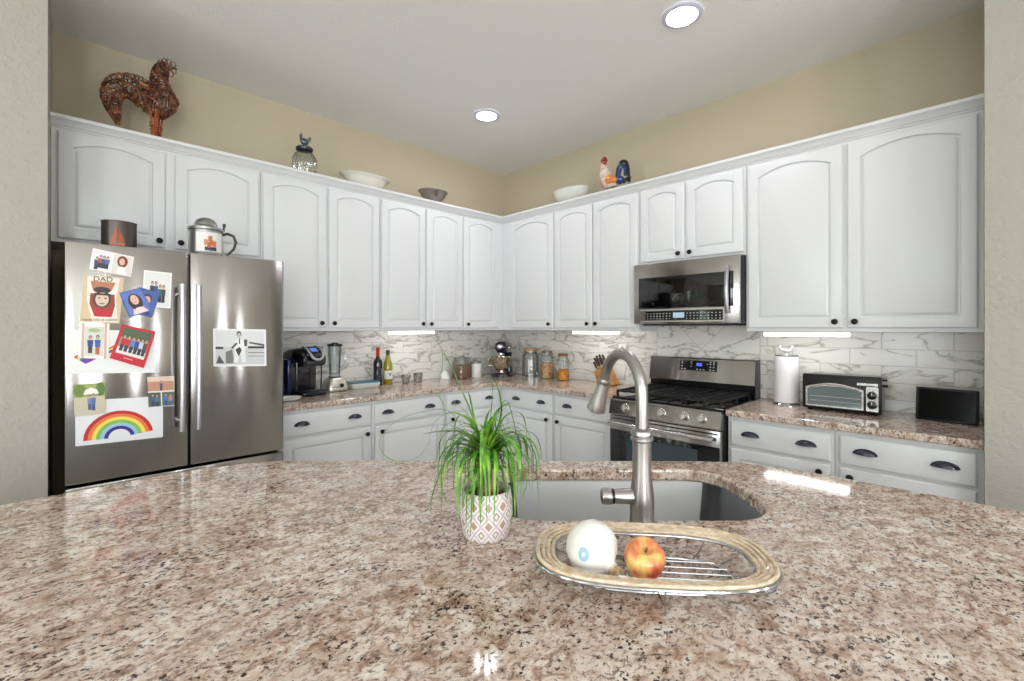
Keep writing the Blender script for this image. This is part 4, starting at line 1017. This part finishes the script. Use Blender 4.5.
for i in (1, 11): b.tube([(x0+.02+(x1-x0-.04)*i/12, -.1262, .140+.022*math.sin(PI*i/12)), (x0+.02+(x1-x0-.04)*i/12, -.150, .140+.022*math.sin(PI*i/12))], .004, 6)
b.build('door_handle', t, dd, local=True)
b = B(SILV)
pp = [(.118, .030), (.122, .024), (.168, .024), (.172, .030), (.172, .152), (.168, .158), (.122, .158), (.118, .152)]
b.prism(pp, -.1183, -.121, 'y'); b.build('dial_plate', t, local=True, smooth=False)
B(SILV).box(.078, -.1212, .163, .170, -.1183, .176).build('name_plate', t, local=True, smooth=False)
for z in (.060, .112):
    b = B(BLACK); b.lathe([(.022, -.1213), (.021, -.135), (.016, -.138), (.001, -.1382)], cx=.145, cz=z, ax='y', n=24); b.m(SILV); b.box(.143, -.1395, z, .147, -.1384, z+.018); b.build('dial', t, local=True)
b = B(BLACK); b.tube([(.1785, -.04, .160), (.205, -.04, .160)], .007, 8); b.tube([(.1785, -.02, .190), (.200, -.02, .190)], .006, 8); b.build('side_lever', t, local=True)

# ---------------------------------------------------------------- black tablet screen
t = thing(RF, (3.522, -.225, ZC), 'tablet', 'black tablet screen leaning at the right end of the worktop', 'tablet', rot=-.10)
tl = Matrix.Rotation(-.12, 3, 'X')
def lean(b): bmesh.ops.rotate(b.bm, verts=b.bm.verts, cent=(0, 0, 0), matrix=tl); return b
b = B(BLACK); b.box(-.118, -.006, .001, .118, .010, .172, bev=.004); lean(b).build('frame', t, local=True)
b = B(mat((5, 5, 7), .12, name='matte_screen', spec=.15)); b.box(-.106, -.0068, .012, .106, -.0061, .161); lean(b).build('screen', t, local=True, smooth=False)
b = B(BLACK); b.prism([(.034, .001), (.10, .001), (.10, .010), (.034, .06)], -.05, .05, 'x'); b.build('stand', t, local=True, smooth=False)
b = B(BLACK); b.box(.1185, .0, .030, .130, .014, .048, bev=.002); lean(b).build('plug', t, local=True)
# ---------------------------------------------------------------- things on top of the wall cabinets
def catmull(P_, n=6):
    P_ = [Vector(p) for p in P_]; out = []
    for i in range(len(P_)-1):
        p0, p1, p2, p3 = P_[max(i-1, 0)], P_[i], P_[i+1], P_[min(i+2, len(P_)-1)]
        for j in range(n):
            t_ = j/n
            out.append(.5*((2*p1)+(-p0+p2)*t_+(2*p0-5*p1+4*p2-p3)*t_*t_+(-p0+3*p1-3*p2+p3)*t_**3))
    out.append(P_[-1]); return out
def wicker_loft(b, ctrl, flat=.72, nv=14, nu=46, r=.0034, jitter=.0018, twist=.5):
    """ctrl: (x, z, radius) in the bird's plane; strands of cane running along and around the form"""
    sp = catmull([(x, z, rr) for x, z, rr in ctrl], 8)
    C_ = [Vector((p.x, 0, p.y)) for p in sp]; R_ = [p.z for p in sp]; n = len(C_)
    T_ = [(C_[min(i+1, n-1)]-C_[max(i-1, 0)]).normalized() for i in range(n)]
    def S(u, a, k_=1.0):
        f = u*(n-1); i = min(int(f), n-2); q = f-i
        c = C_[i].lerp(C_[i+1], q); rr = (R_[i]*(1-q)+R_[i+1]*q)*k_; t_ = T_[i].lerp(T_[i+1], q).normalized()
        nn = Vector((-t_.z, 0, t_.x)); j = lambda: random.uniform(-jitter, jitter)
        return c + nn*rr*math.sin(a) + Vector((0, rr*flat*math.cos(a), 0)) + Vector((j(), j(), j()))
    for k_ in range(nv):
        a0 = 2*PI*k_/nv
        b.tube([S(i/30, a0+twist*math.sin(i*.21+k_), 1+.03*(-1)**i) for i in range(31)], r, 5)
    for k_ in range(nu):
        u0 = (k_+.5)/nu
        b.tube([S(min(max(u0+.02*math.sin(a*PI/9*2+k_), 0), 1), a*PI/9, 1.02+.05*(-1)**(a+k_)) for a in range(18)], r*.85, 5, closed=True)
    for k_ in range(nv//4):
        for sg in (-1, 1):
            b.tube([S(i/26, 2*PI*k_/(nv//4)+sg*i*.24, 1.03) for i in range(27)], r*.8, 5)
def rp(px, py): 
    x, z = on_left(px, -.27, py); return (x-RX, z-TOPZ-.0)
RX, _z = on_left(150, -.27)
t = thing(LF, (RX, -.262, TOPZ), 'wicker_rooster', 'large woven dark brown cane rooster standing on the cabinets above the refrigerator', 'rooster')
CANE = noise_color(mat((70, 40, 26), .38, name='dark_cane', coat=.2), 30, [(.35, (44, 23, 15)), (.52, (104, 58, 34)), (.68, (184, 122, 80))])
COPR = noise_color(mat((170, 78, 40), .4, name='copper_cane', coat=.3), 30, [(.35, (120, 44, 20)), (.65, (205, 104, 58))])
def R3(px, py, r): x, z = rp(px, py); return (x, z, r)
random.seed(11)
b = B(CANE)
wicker_loft(b, [R3(136, 88, .030), R3(144, 95, .058), R3(154, 101, .082), R3(163, 103, .092), R3(171, 106, .070), R3(177, 109, .022)], .75, 15, 20)
bd = b.build('woven_body', t, local=True)
b = B(CANE); wicker_loft(b, [R3(163, 101, .080), R3(161, 89, .056), R3(159.5, 80, .043), R3(160.5, 72, .038), R3(164, 67, .032), R3(169, 66, .016)], .75, 12, 20); b.build('woven_neck', t, local=True)
b = B(CANE); wicker_loft(b, [R3(150, 100, .075), R3(140, 90, .078), R3(129, 86, .070), R3(119, 86, .062), R3(113, 93, .052), R3(112, 103, .040), R3(115, 113, .027), R3(119, 124, .012)], .5, 15, 26); b.build('woven_tail', t, local=True)
b = B(CANE)
for px, py in ((161, 63), (165, 61.5), (169, 62), (173, 64)):
    x, z = rp(px, py); b.tube([(x+.014*math.cos(a), 0, z+.020*math.sin(a)) for a in [2*PI*i/10 for i in range(10)]], .0028, 5, closed=True)
for px, py in ((174, 70), (171, 73)):
    x, z = rp(px, py); b.tube([(x+.012*math.cos(a), 0, z+.020*math.sin(a)) for a in [2*PI*i/10 for i in range(10)]], .0028, 5, closed=True)
x, z = rp(172, 67); x2, z2 = rp(178, 69)
b.tube([(x, 0, z), (x2, 0, z2)], [.010, .002], 8); b.build('comb_and_wattle', t, local=True)
b = B(COPR)
xl, zl = rp(156, 114)
for dx, dy in ((-.012, -.028), (.014, .028)):
    for k_ in range(5):
        a = 2*PI*k_/5; b.tube([(xl+dx+.024*math.cos(a), dy+.02*math.sin(a), zl+.02), (xl+dx+.010*math.cos(a), dy+.008*math.sin(a), zl*.45), (xl+dx+.012*math.cos(a), dy+.010*math.sin(a), .006)], .0042, 6)
    for k_ in range(6): b.tube([(xl+dx+(.012+.002*k_)*math.cos(a), dy+(.010+.002*k_)*math.sin(a), .02+k_*.018) for a in [2*PI*i/10 for i in range(10)]], .0025, 5, closed=True)
    for a in (-.5, 0, .5, PI): b.tube([(xl+dx, dy, .008), (xl+dx+.035*math.cos(a), dy+.035*math.sin(a), .004)], [.0045, .0025], 6)
b.build('legs_and_feet', t, local=True)

# glass jar with metal rooster lid
x0_, _ = on_left(305, -.26)
t = thing(LF, (x0_, -.25, TOPZ), 'rooster_lid_jar', 'ribbed round glass jar with a metal rooster on its lid, atop the cabinets', 'jar')
b = B(GREYGLASS); rs = []
for r, z in ((.050, 0), (.070, .008), (.086, .05), (.090, .10), (.086, .145), (.070, .178), (.052, .192), (.048, .205)):
    rs.append([((r*(1+.03*math.cos(16*2*PI*i/96)))*math.cos(2*PI*i/96), (r*(1+.03*math.cos(16*2*PI*i/96)))*math.sin(2*PI*i/96), z) for i in range(96)])
b.rings(rs, True, True, False).build('ribbed_glass', t, local=True)
LEAD = mat((72, 76, 80), .35, .85, name='dark_metal')
B(LEAD).lathe([(.050, .2055), (.060, .208), (.064, .222), (.058, .230), (.040, .236), (.020, .244), (.001, .246)], n=28).build('lid', t, local=True)
b = B(mat((108, 116, 126), .3, .85, name='metal_rooster'))
b.ball((0, 0, .276), (.032, .020, .027), 14, 8)
b.tube([(-.016, 0, .276), (-.026, 0, .296), (-.025, 0, .318), (-.030, 0, .326)], [.014, .011, .010, .006], 10)
b.tube([(-.028, 0, .324), (-.042, 0, .320)], [.005, .001], 6)
b.tube([(-.026, 0, .330), (-.022, 0, .340), (-.016, 0, .330)], [.004, .004, .003], 6)
for k_ in range(5): b.tube([(.016, (k_-2)*.002, .276), (.030+.003*k_, (k_-2)*.004, .298+.002*k_), (.036+.003*k_, (k_-2)*.004, .318-.003*k_), (.050-.001*k_, (k_-2)*.004, .312-.007*k_)], [.008, .006, .005, .002], 6)
b.tube([(0, 0, .244), (0, 0, .256)], .010, 8)
b.build('metal_rooster', t, local=True)
t.scale = (.92, .92, .94)
# white oval bowl / platter
x1_, _ = on_left(366, -.235)
CER = mat((226, 224, 212), .25, name='cream_ceramic'); CER2 = mat((214, 214, 206), .25, name='pale_ceramic')
t = thing(LF, (x1_, -.225, TOPZ), 'serving_bowl', 'wide cream serving bowl on top of the cabinets, left of the metal bowl', 'bowl')
B(CER).lathe([(.085, 0), (.090, .01), (.140, .045), (.172, .085), (.182, .100), (.216, .112), (.219, .117), (.212, .118), (.176, .106), (.10, .03), (.001, .02)], n=44, sx=.95, sy=.60).build('bowl_body', t, local=True)
x2_, _ = on_left(434, -.25)
t = thing(LF, (x2_, -.235, TOPZ), 'metal_bowl', 'small dark pewter footed bowl on top of the cabinets near the corner', 'bowl')
B(mat((168, 158, 150), .22, .95, name='aged_pewter')).lathe([(.060, 0), (.062, .03), (.075, .05), (.110, .090), (.128, .122), (.140, .128), (.140, .133), (.128, .131), (.105, .095), (.06, .06), (.001, .055)], n=36, sy=.8).build('bowl_body', t, local=True)
s3, _ = on_right(570, -.24)
t = thing(RF, (s3, -.225, TOPZ), 'serving_bowl', 'white round bowl on top of the cabinets left of the ceramic rooster', 'bowl')
B(CER2).lathe([(.070, 0), (.074, .015), (.125, .045), (.165, .085), (.186, .130), (.187, .136), (.181, .134), (.155, .09), (.06, .03), (.001, .026)], n=44, sx=1.0, sy=.62).build('bowl_body', t, local=True)
# ceramic rooster
s4, _ = on_right(612, -.26)
t = thing(RF, (s4, -.255, TOPZ), 'ceramic_rooster', 'painted ceramic rooster with red comb and blue-black tail on the right cabinets', 'rooster')
PINKW = noise_color(mat((228, 210, 196), .2, name='pale_glaze', coat=.5), 24, [(.4, (236, 226, 214)), (.6, (222, 178, 158))])
b = B(PINKW)
def loft(b, C_, rx, ry, n=18):
    sp = catmull(C_, 5); rs = []
    for i, p in enumerate(sp):
        t_ = (sp[min(i+1, len(sp)-1)]-sp[max(i-1, 0)]).normalized(); nn = Vector((-t_.z, 0, t_.x)).normalized()
        f = i/(len(sp)-1)*(len(rx)-1); j = min(int(f), len(rx)-2); q = f-j
        a_, c_ = rx[j]*(1-q)+rx[j+1]*q, ry[j]*(1-q)+ry[j+1]*q
        rs.append([p+nn*a_*math.sin(2*PI*k_/n)+Vector((0, c_*math.cos(2*PI*k_/n), 0)) for k_ in range(n)])
    b.rings(rs, True, True, True)
loft(b, [(.045, 0, .10), (0, 0, .105), (-.045, 0, .125), (-.070, 0, .18), (-.085, 0, .235), (-.085, 0, .27)], [.035, .055, .062, .050, .034, .022], [.028, .042, .046, .036, .026, .018])
bd = b.build('body', t, local=True)
b = B(mat((214, 128, 54), .25, name='orange_glaze', coat=.5))
for sy in (-1, 1): b.ball((.0, sy*.036, .12), (.052, .016, .038), 16, 8); b.ball((.03, sy*.033, .105), (.035, .012, .022), 12, 6)
b.ball((-.100, 0, .262), (.016, .006, .006), 8, 5)
b.build('wings_and_beak', t, local=True)
RED = mat((150, 18, 30), .25, name='red_glaze', coat=.5)
b = B(RED)
for x, z, r in ((-.100, .302, .013), (-.085, .312, .015), (-.068, .306, .015), (-.056, .292, .012)): b.ball((x, 0, z), (r, .008, r*1.3), 10, 6)
b.ball((-.096, 0, .235), (.011, .010, .022), 10, 6); b.ball((-.075, 0, .268), (.020, .019, .016), 12, 6)
b.build('comb_and_wattle', t, local=True)
b = B(mat((18, 20, 30), .2, name='black_glaze', coat=.6))
b.tube(catmull([(.045, 0, .11), (.050, 0, .19), (.085, 0, .245), (.125, 0, .235), (.145, 0, .18), (.150, 0, .12), (.165, 0, .10)], 5), [.014]*26+[.010]*5, 8)
b.tube(catmull([(.10, 0, .08), (.135, 0, .10), (.160, 0, .075)], 4), .015, 8)
b.build('black_tail_feathers', t, local=True)
b = B(mat((34, 62, 122), .2, name='blue_glaze', coat=.6))
b.tube(catmull([(.055, 0, .11), (.070, 0, .18), (.095, 0, .215), (.118, 0, .19), (.122, 0, .13)], 5), .015, 8)
b.ball((.072, 0, .105), (.036, .034, .034), 14, 8)
b.build('blue_tail_feathers', t, local=True)
b = B(mat((86, 106, 52), .35, name='green_glaze', coat=.4)); b.lathe([(.085, 0), (.090, .008), (.070, .03), (.045, .055), (.03, .075), (.001, .08)], n=24, sy=.6); b.ball((-.075, 0, .02), (.025, .04, .022), 10, 6)
b.build('grassy_base', t, local=True)

# ---------------------------------------------------------------- potted ponytail plant on the island
PX, PY = -.060, 1.068
t = thing(IF, (PX, PY, ZC), 'potted_plant', 'green ponytail palm with long drooping leaves in a diamond-patterned pot on the island', 'plant')
def pot_mat():
    m = mat((222, 210, 206), .35, name='patterned_pot')
    N, Lk, bs = nodes(m)
    tcn = N.new('ShaderNodeTexCoord'); sp = N.new('ShaderNodeSeparateXYZ'); Lk.new(tcn.outputs['Object'], sp.inputs[0])
    def M(op, a, c=None, v=None):
        n = N.new('ShaderNodeMath'); n.operation = op
        for i, q in enumerate((a, c, v)):
            if q is None: continue
            if isinstance(q, (int, float)): n.inputs[i].default_value = q
            else: Lk.new(q, n.inputs[i])
        return n.outputs[0]
    u = M('MULTIPLY', M('ARCTAN2', sp.outputs[1], sp.outputs[0]), 11/(2*PI)); v = M('MULTIPLY', sp.outputs[2], 1/.041)
    p = M('ADD', u, v); q = M('SUBTRACT', u, v)
    fa = M('ABSOLUTE', M('SUBTRACT', M('FRACT', p), .5)); fb = M('ABSOLUTE', M('SUBTRACT', M('FRACT', q), .5))
    mxx = M('MAXIMUM', fa, fb)
    par = M('MODULO', M('ABSOLUTE', M('ADD', M('FLOOR', p), M('FLOOR', q))), 2.0)
    r = N.new('ShaderNodeValToRGB'); r.color_ramp.interpolation = 'CONSTANT'; el = r.color_ramp.elements
    el[0].position = 0; el[0].color = (*lin((176, 146, 122)), 1); el[1].position = .27; el[1].color = (*lin((238, 234, 232)), 1)
    x = el.new(.40); x.color = (*lin((204, 188, 196)), 1)
    r2 = N.new('ShaderNodeValToRGB'); r2.color_ramp.interpolation = 'CONSTANT'; el = r2.color_ramp.elements
    el[0].position = 0; el[0].color = (*lin((236, 222, 200)), 1); el[1].position = .14; el[1].color = (*lin((168, 152, 146)), 1)
    x = el.new(.27); x.color = (*lin((238, 234, 232)), 1); x = el.new(.40); x.color = (*lin((204, 188, 196)), 1)
    Lk.new(mxx, r.inputs[0]); Lk.new(mxx, r2.inputs[0])
    mx = N.new('ShaderNodeMix'); mx.data_type = 'RGBA'; Lk.new(par, mx.inputs[0]); Lk.new(r.outputs[0], mx.inputs[6]); Lk.new(r2.outputs[0], mx.inputs[7])
    Lk.new(mx.outputs[2], bs.inputs['Base Color']); return m
B(pot_mat()).lathe([(.046, .002), (.050, .0), (.054, .006), (.0615, .05), (.0605, .085), (.0565, .1075), (.0540, .1085), (.0525, .106), (.057, .06), (.050, .05)], n=48, cap1=False).build('patterned_pot', t, local=True)
SOIL = add_bump(noise_color(mat((92, 52, 40), .9, name='soil'), 120, [(.35, (52, 28, 24)), (.65, (132, 78, 58))]), 150, .006)
b = B(SOIL)
random.seed(5)
b.lathe([(.052, .082), (.054, .088), (.040, .094), (.020, .097), (.001, .098)], n=30)
for i in range(40):
    a = random.uniform(0, 2*PI); r = random.uniform(.018, .046); b.ball((r*math.cos(a), r*math.sin(a), .094), (random.uniform(.004, .008), random.uniform(.004, .007), random.uniform(.003, .006)), 6, 4)
b.build('soil', t, local=True)
TRUNK = add_bump(noise_color(mat((150, 118, 92), .8, name='palm_trunk'), 30, [(.35, (112, 84, 62)), (.65, (178, 146, 116))], stretch=(1, 1, .3)), 90, .003)
b = B(TRUNK)
b.tube([(0, 0, .095), (.002, 0, .11), (.0, .002, .14), (.002, .002, .17), (.001, .001, .195)], [.024, .020, .013, .012, .010], 14)
b.tube([(.016, -.008, .095), (.019, -.008, .12), (.014, -.005, .17)], [.008, .006, .005], 8)
b.build('trunk', t, local=True)
LEAF = noise_color(mat((84, 150, 42), .38, name='palm_leaf', spec=.4), 22, [(.3, (42, 92, 20)), (.5, (84, 142, 34)), (.7, (146, 188, 72))])
LS = 1.0
def leaf(b, P_, w0, seg=7, taper=1.6):
    sp = catmull(P_, seg); n = len(sp); rows = []; prev = None
    for i, p in enumerate(sp):
        t_ = (sp[min(i+1, n-1)]-sp[max(i-1, 0)]).normalized()
        side = t_.cross(Vector((0, 0, 1))) if prev is None else prev - t_*prev.dot(t_)
        if side.length < 1e-4: side = t_.cross(Vector((0, 1, 0)))
        side.normalize(); prev = side
        nn = side.cross(t_); f = i/(n-1)
        w_ = w0*min(1, .55+f*3)*(1-f**taper)*LS+.0006
        rows.append([b.v(p-side*w_), b.v(p-nn*w_*.35), b.v(p+side*w_), b.v(p+nn*w_*-.15)])
    for r0, r1 in zip(rows, rows[1:]):
        for k_ in range(4): b.f((r0[k_], r0[(k_+1) % 4], r1[(k_+1) % 4], r1[k_]))
    b.f(rows[0]); b.f(rows[-1][::-1])
random.seed(21)
b = B(LEAF)
SHR = Matrix.Diagonal((.9, .9, 1))
for i in range(150):
    a = random.uniform(0, 2*PI); dx, dy = math.cos(a), math.sin(a)
    kind = random.random(); z0 = random.uniform(.135, .198)
    if kind < .24: el_, ln, droop = random.uniform(1.0, 1.5), random.uniform(.09, .18), random.uniform(.25, .6)      # upright
    elif kind < .80: el_, ln, droop = random.uniform(.80, 1.48), random.uniform(.14, .28), random.uniform(.85, 1.3)      # arching
    else: el_, ln, droop = random.uniform(.0, .7), random.uniform(.09, .17), 1.1                    # low
    p = Vector((dx*.006, dy*.006, z0)); ang = el_; P_ = [tuple(p)]; st = ln/7; wob = random.uniform(-.35, .35); az_ = a
    for j in range(7):
        ang -= droop*(.18+.10*j); ang = max(ang, -1.50); az_ += wob*.5
        p = p + Vector((math.cos(az_)*math.cos(ang), math.sin(az_)*math.cos(ang), math.sin(ang)))*st
        r_ = math.hypot(p.x, p.y)
        if p.z < .115 and r_ < .070: p.x *= .070/r_; p.y *= .070/r_
        p.z = max(p.z, .006); P_.append(tuple(p))
    leaf(b, [SHR @ Vector(q) for q in P_], random.uniform(.0022, .0050), seg=3)
LS = 1.55
# long single leaves seen against the cabinets, measured across and up from the pot
def Q(px, py, d=0): return ((px-512)/FP*(PY+d)-PX, d, CH-(py-328)*(PY+d)/FP-ZC)
for P_, w_ in (([Q(482, 452), Q(474, 420), Q(462, 390), Q(449, 362), Q(441, 346)], .0042), ([Q(441, 347), Q(437, 341), Q(431, 336)], .0022), ([Q(441, 346), Q(443, 360), Q(440, 380), Q(436, 392), Q(441, 400), Q(450, 412, .01)], .0018),
               ([Q(480, 448, -.02), Q(462, 425, -.03), Q(447, 410, -.04), Q(425, 411, -.05), Q(400, 419, -.06), Q(383, 433, -.06), Q(380, 448, -.06), Q(390, 459, -.05), Q(408, 461, -.05), Q(421, 454, -.05), Q(429, 442, -.05)], .0012),
               ([Q(480, 450, -.04), Q(466, 432, -.05), Q(440, 431, -.06), Q(423, 434, -.06)], .0046),
               ([Q(486, 450), Q(490, 420), Q(492, 395), Q(491, 378, .01), Q(480, 380, .01), Q(462, 386, .02)], .0026), ([Q(488, 450), Q(501, 415, .02), Q(498, 388, .02), Q(491, 376, .01)], .0022),
               ([Q(484, 452), Q(476, 425, -.01), Q(470, 398, -.02), Q(468, 392, -.02)], .004), ([Q(486, 450, -.02), Q(498, 430, -.03), Q(509, 452, -.03), Q(522, 475, -.02), Q(525, 500, -.02)], .003),
               ([Q(484, 452, -.04), Q(462, 438, -.06), Q(446, 460, -.07), Q(431, 500, -.07), Q(433, 520, -.06)], .0038), ([Q(486, 450, .02), Q(505, 400, .03), Q(518, 440, .04), Q(527, 478, .05), Q(521, 500, .04)], .0022),
               ([Q(438, 392, .0), Q(442, 402, .0), Q(446, 420, -.01), Q(440, 436, -.02), Q(437, 455, -.03), Q(428, 470, -.03)], .0016)):
    leaf(b, P_, w_, taper=3)
b.build('leaves', t, local=True, ang=80)

# ---------------------------------------------------------------- wire basket
BX, BY, BR = .268, .885, -.10
t = thing(IF, (BX, BY, ZC), 'wire_basket', 'oval chrome wire basket with a pale rattan rim, in front of the faucet', 'basket', rot=BR)
CW = mat((196, 196, 200), .15, 1, name='chrome_wire')
RAT = noise_color(mat((206, 178, 140), .5, name='rattan'), 60, [(.35, (190, 164, 132)), (.65, (230, 214, 190))], stretch=(1, 1, 4))
def oval(ra, rb, z, n=72, e_=2.9, x=0, y=0):
    out = []
    for i in range(n):
        a = 2*PI*i/n; c_, s_ = math.cos(a), math.sin(a)
        out.append((x+ra*math.copysign(abs(c_)**(2/e_), c_), y+rb*math.copysign(abs(s_)**(2/e_), s_), z))
    return out
b = B(RAT)
for k_ in range(4): b.tube(oval(.2170-.0098*k_, .1205-.0075*k_, .0490-.0016*k_), .0038, 8, closed=True)
b.build('rattan_rim', t, local=True)
b = B(CW)
b.tube(oval(.2215, .1250, .0440), .0032, 8, closed=True)
b.tube(oval(.182, .091, .0400), .0028, 8, closed=True)
b.tube(oval(.150, .066, .0060), .0030, 8, closed=True)
for i in range(0, 72, 6):
    o0, o1 = oval(.2205, .1240, .0440)[i], oval(.150, .066, .0060)[i]; mid = tuple((o0[j]*.62+o1[j]*.38) for j in range(2))+(.012,)
    b.tube(catmull([o0, (o0[0]*.97, o0[1]*.97, .026), mid, o1], 4), .0019, 6)
for x in (-.135, -.09, -.045, 0, .045, .09, .135):
    h_ = .064*(1-abs(x/.152)**2.9)**(1/2.9); b.tube([(x, -h_-.003, .0062), (x, h_+.003, .0062)], .0019, 6)
for y in (-.045, -.022, 0, .022, .045):
    h_ = .149*(1-abs(y/.067)**2.9)**(1/2.9); b.tube([(-h_-.002, y, .0095), (h_+.002, y, .0095)], .0017, 6)
for i in (4, 32, 40, 68):
    p = oval(.150, .066, .004)[i]; b.ball((p[0], p[1], .0045), .0042, 8, 6)
b.build('chrome_wires', t, local=True)
def inbasket(x, y): 
    a = Matrix.Rotation(BR, 3, 'Z') @ Vector((x, y, 0)); return (BX+a.x, BY+a.y)
# onion
ox, oy = (591-512)/FP*.879, .879
t = thing(IF, (ox, oy, ZC+.0115), 'white_onion', 'white onion with a small blue sticker lying in the wire basket', 'onion')
ONI = mat((232, 228, 214), .3, name='onion_skin', coat=.3, sub=.1)
N, Lk, bs = nodes(ONI)
noise_color(ONI, 5, [(.3, (224, 220, 208)), (.5, (238, 237, 232)), (.7, (243, 242, 238))], stretch=(.4, 4, 4))
ax_ = Vector((.56, -.70, -.38)).normalized()
cen_ = Vector((0, 0, .0505)); zq = ax_.to_track_quat('Z', 'Y').to_matrix()
def obt(prof, n=32, rot=zq):
    rs = []
    for r, h in prof: rs.append([cen_ + rot @ Vector((r*math.cos(2*PI*i/n), r*math.sin(2*PI*i/n), h)) for i in range(n)])
    return rs
b = B(ONI)
b.rings(obt([(.004, -.042), (.014, -.0415), (.029, -.037), (.0425, -.024), (.0495, -.004), (.0490, .012), (.043, .027), (.032, .038), (.020, .045), (.013, .050), (.0105, .055)]), True, True, True)
on_ = b.build('bulb', t, local=True, ang=60)
b = B(noise_color(mat((200, 176, 140), .7, name='dry_neck'), 50, [(.35, (150, 116, 80)), (.6, (226, 208, 176))]))
b.rings(obt([(.0107, .0552), (.0095, .060), (.0115, .064), (.009, .067)], 18), True, True, True)
random.seed(2)
for i in range(12):
    a = 2*PI*i/12; p = cen_+zq @ Vector((.008*math.cos(a), .008*math.sin(a), .0655)); q = cen_+zq @ Vector((.013*math.cos(a), .013*math.sin(a), .071+random.uniform(0, .004))); b.tube([p, q], [.0022, .0008], 5)
b.build('dry_neck', t, local=True)
b = B(mat((150, 184, 206), .4, name='sticker_blue'))
d_ = Vector((-.42, -.90, .12)).normalized(); fq = d_.to_track_quat('Z', 'Y').to_matrix()
rs = []
for r, h in ((.0125, .0496), (.0125, .0516), (.001, .0520)): rs.append([cen_+fq @ Vector((r*.8*math.cos(2*PI*i/20), r*math.sin(2*PI*i/20), h-.0012*(r/.0125)**2)) for i in range(20)])
b.rings(rs, True, True, True); b.m(mat((236, 242, 246), .4, name='sticker_white'))
rs = [[cen_+fq @ Vector((r*.8*math.cos(2*PI*i/20), r*math.sin(2*PI*i/20), h)) for i in range(20)] for r, h in ((.0035, .0510), (.0035, .0526), (.001, .0527))]
b.rings(rs, True, True, True)
b.build('sticker', t, on_, local=True)
# apple
axx, ayy = (644-512)/FP*.852, .852
t = thing(IF, (axx, ayy, ZC+.0150), 'red_apple', 'red and yellow apple lying beside the onion in the wire basket', 'apple')
AP = mat((190, 80, 50), .25, name='apple_skin', coat=.4, sub=.05)
N, Lk, bs = nodes(AP)
tcn = N.new('ShaderNodeTexCoord'); mp = N.new('ShaderNodeMapping'); mp.inputs['Scale'].default_value = (1, 1, .25)
n1 = N.new('ShaderNodeTexNoise'); n1.inputs['Scale'].default_value = 70; n1.inputs['Detail'].default_value = 4
n2 = N.new('ShaderNodeTexNoise'); n2.inputs['Scale'].default_value = 16; n2.inputs['Detail'].default_value = 2
md_ = N.new('ShaderNodeMath'); md_.operation = 'MULTIPLY_ADD'; md_.inputs[1].default_value = .45
r = N.new('ShaderNodeValToRGB'); el = r.color_ramp.elements
el[0].position = .60; el[0].color = (*lin((232, 190, 112)), 1); el[1].position = .92; el[1].color = (*lin((166, 52, 38)), 1); q = el.new(.74); q.color = (*lin((212, 130, 78)), 1)
Lk.new(tcn.outputs['Object'], mp.inputs[0]); Lk.new(mp.outputs[0], n1.inputs['Vector']); Lk.new(tcn.outputs['Object'], n2.inputs['Vector'])
Lk.new(n1.outputs['Fac'], md_.inputs[0]); Lk.new(n2.outputs['Fac'], md_.inputs[2]); Lk.new(md_.outputs[0], r.inputs[0]); Lk.new(r.outputs[0], bs.inputs['Base Color'])
tilt = Matrix.Rotation(.45, 3, 'X') @ Matrix.Scale(.93, 3); ca = Vector((0, 0, .0345))
b = B(AP)
rs = []
for r_, h in ((.001, .022), (.006, .0235), (.012, .029), (.020, .0335), (.030, .0315), (.0375, .021), (.0405, .006), (.0385, -.010), (.032, -.024), (.022, -.033), (.012, -.035), (.006, -.031), (.001, -.030)):
    rs.append([ca+tilt @ Vector((r_*(1+.025*math.cos(5*2*PI*i/32)*(1 if h < .03 else .5))*math.cos(2*PI*i/32), r_*(1+.025*math.cos(5*2*PI*i/32))*math.sin(2*PI*i/32), h)) for i in range(32)])
b.rings(rs, True, True, True); ao = b.build('apple_flesh', t, local=True, ang=75)
b = B(mat((92, 74, 40), .7, name='stem_brown')); b.tube([ca+tilt @ Vector(p) for p in ((0, 0, .020), (.001, 0, .028), (.002, .002, .031))], [.0022, .0018, .0022], 8); b.build('stem', t, local=True)
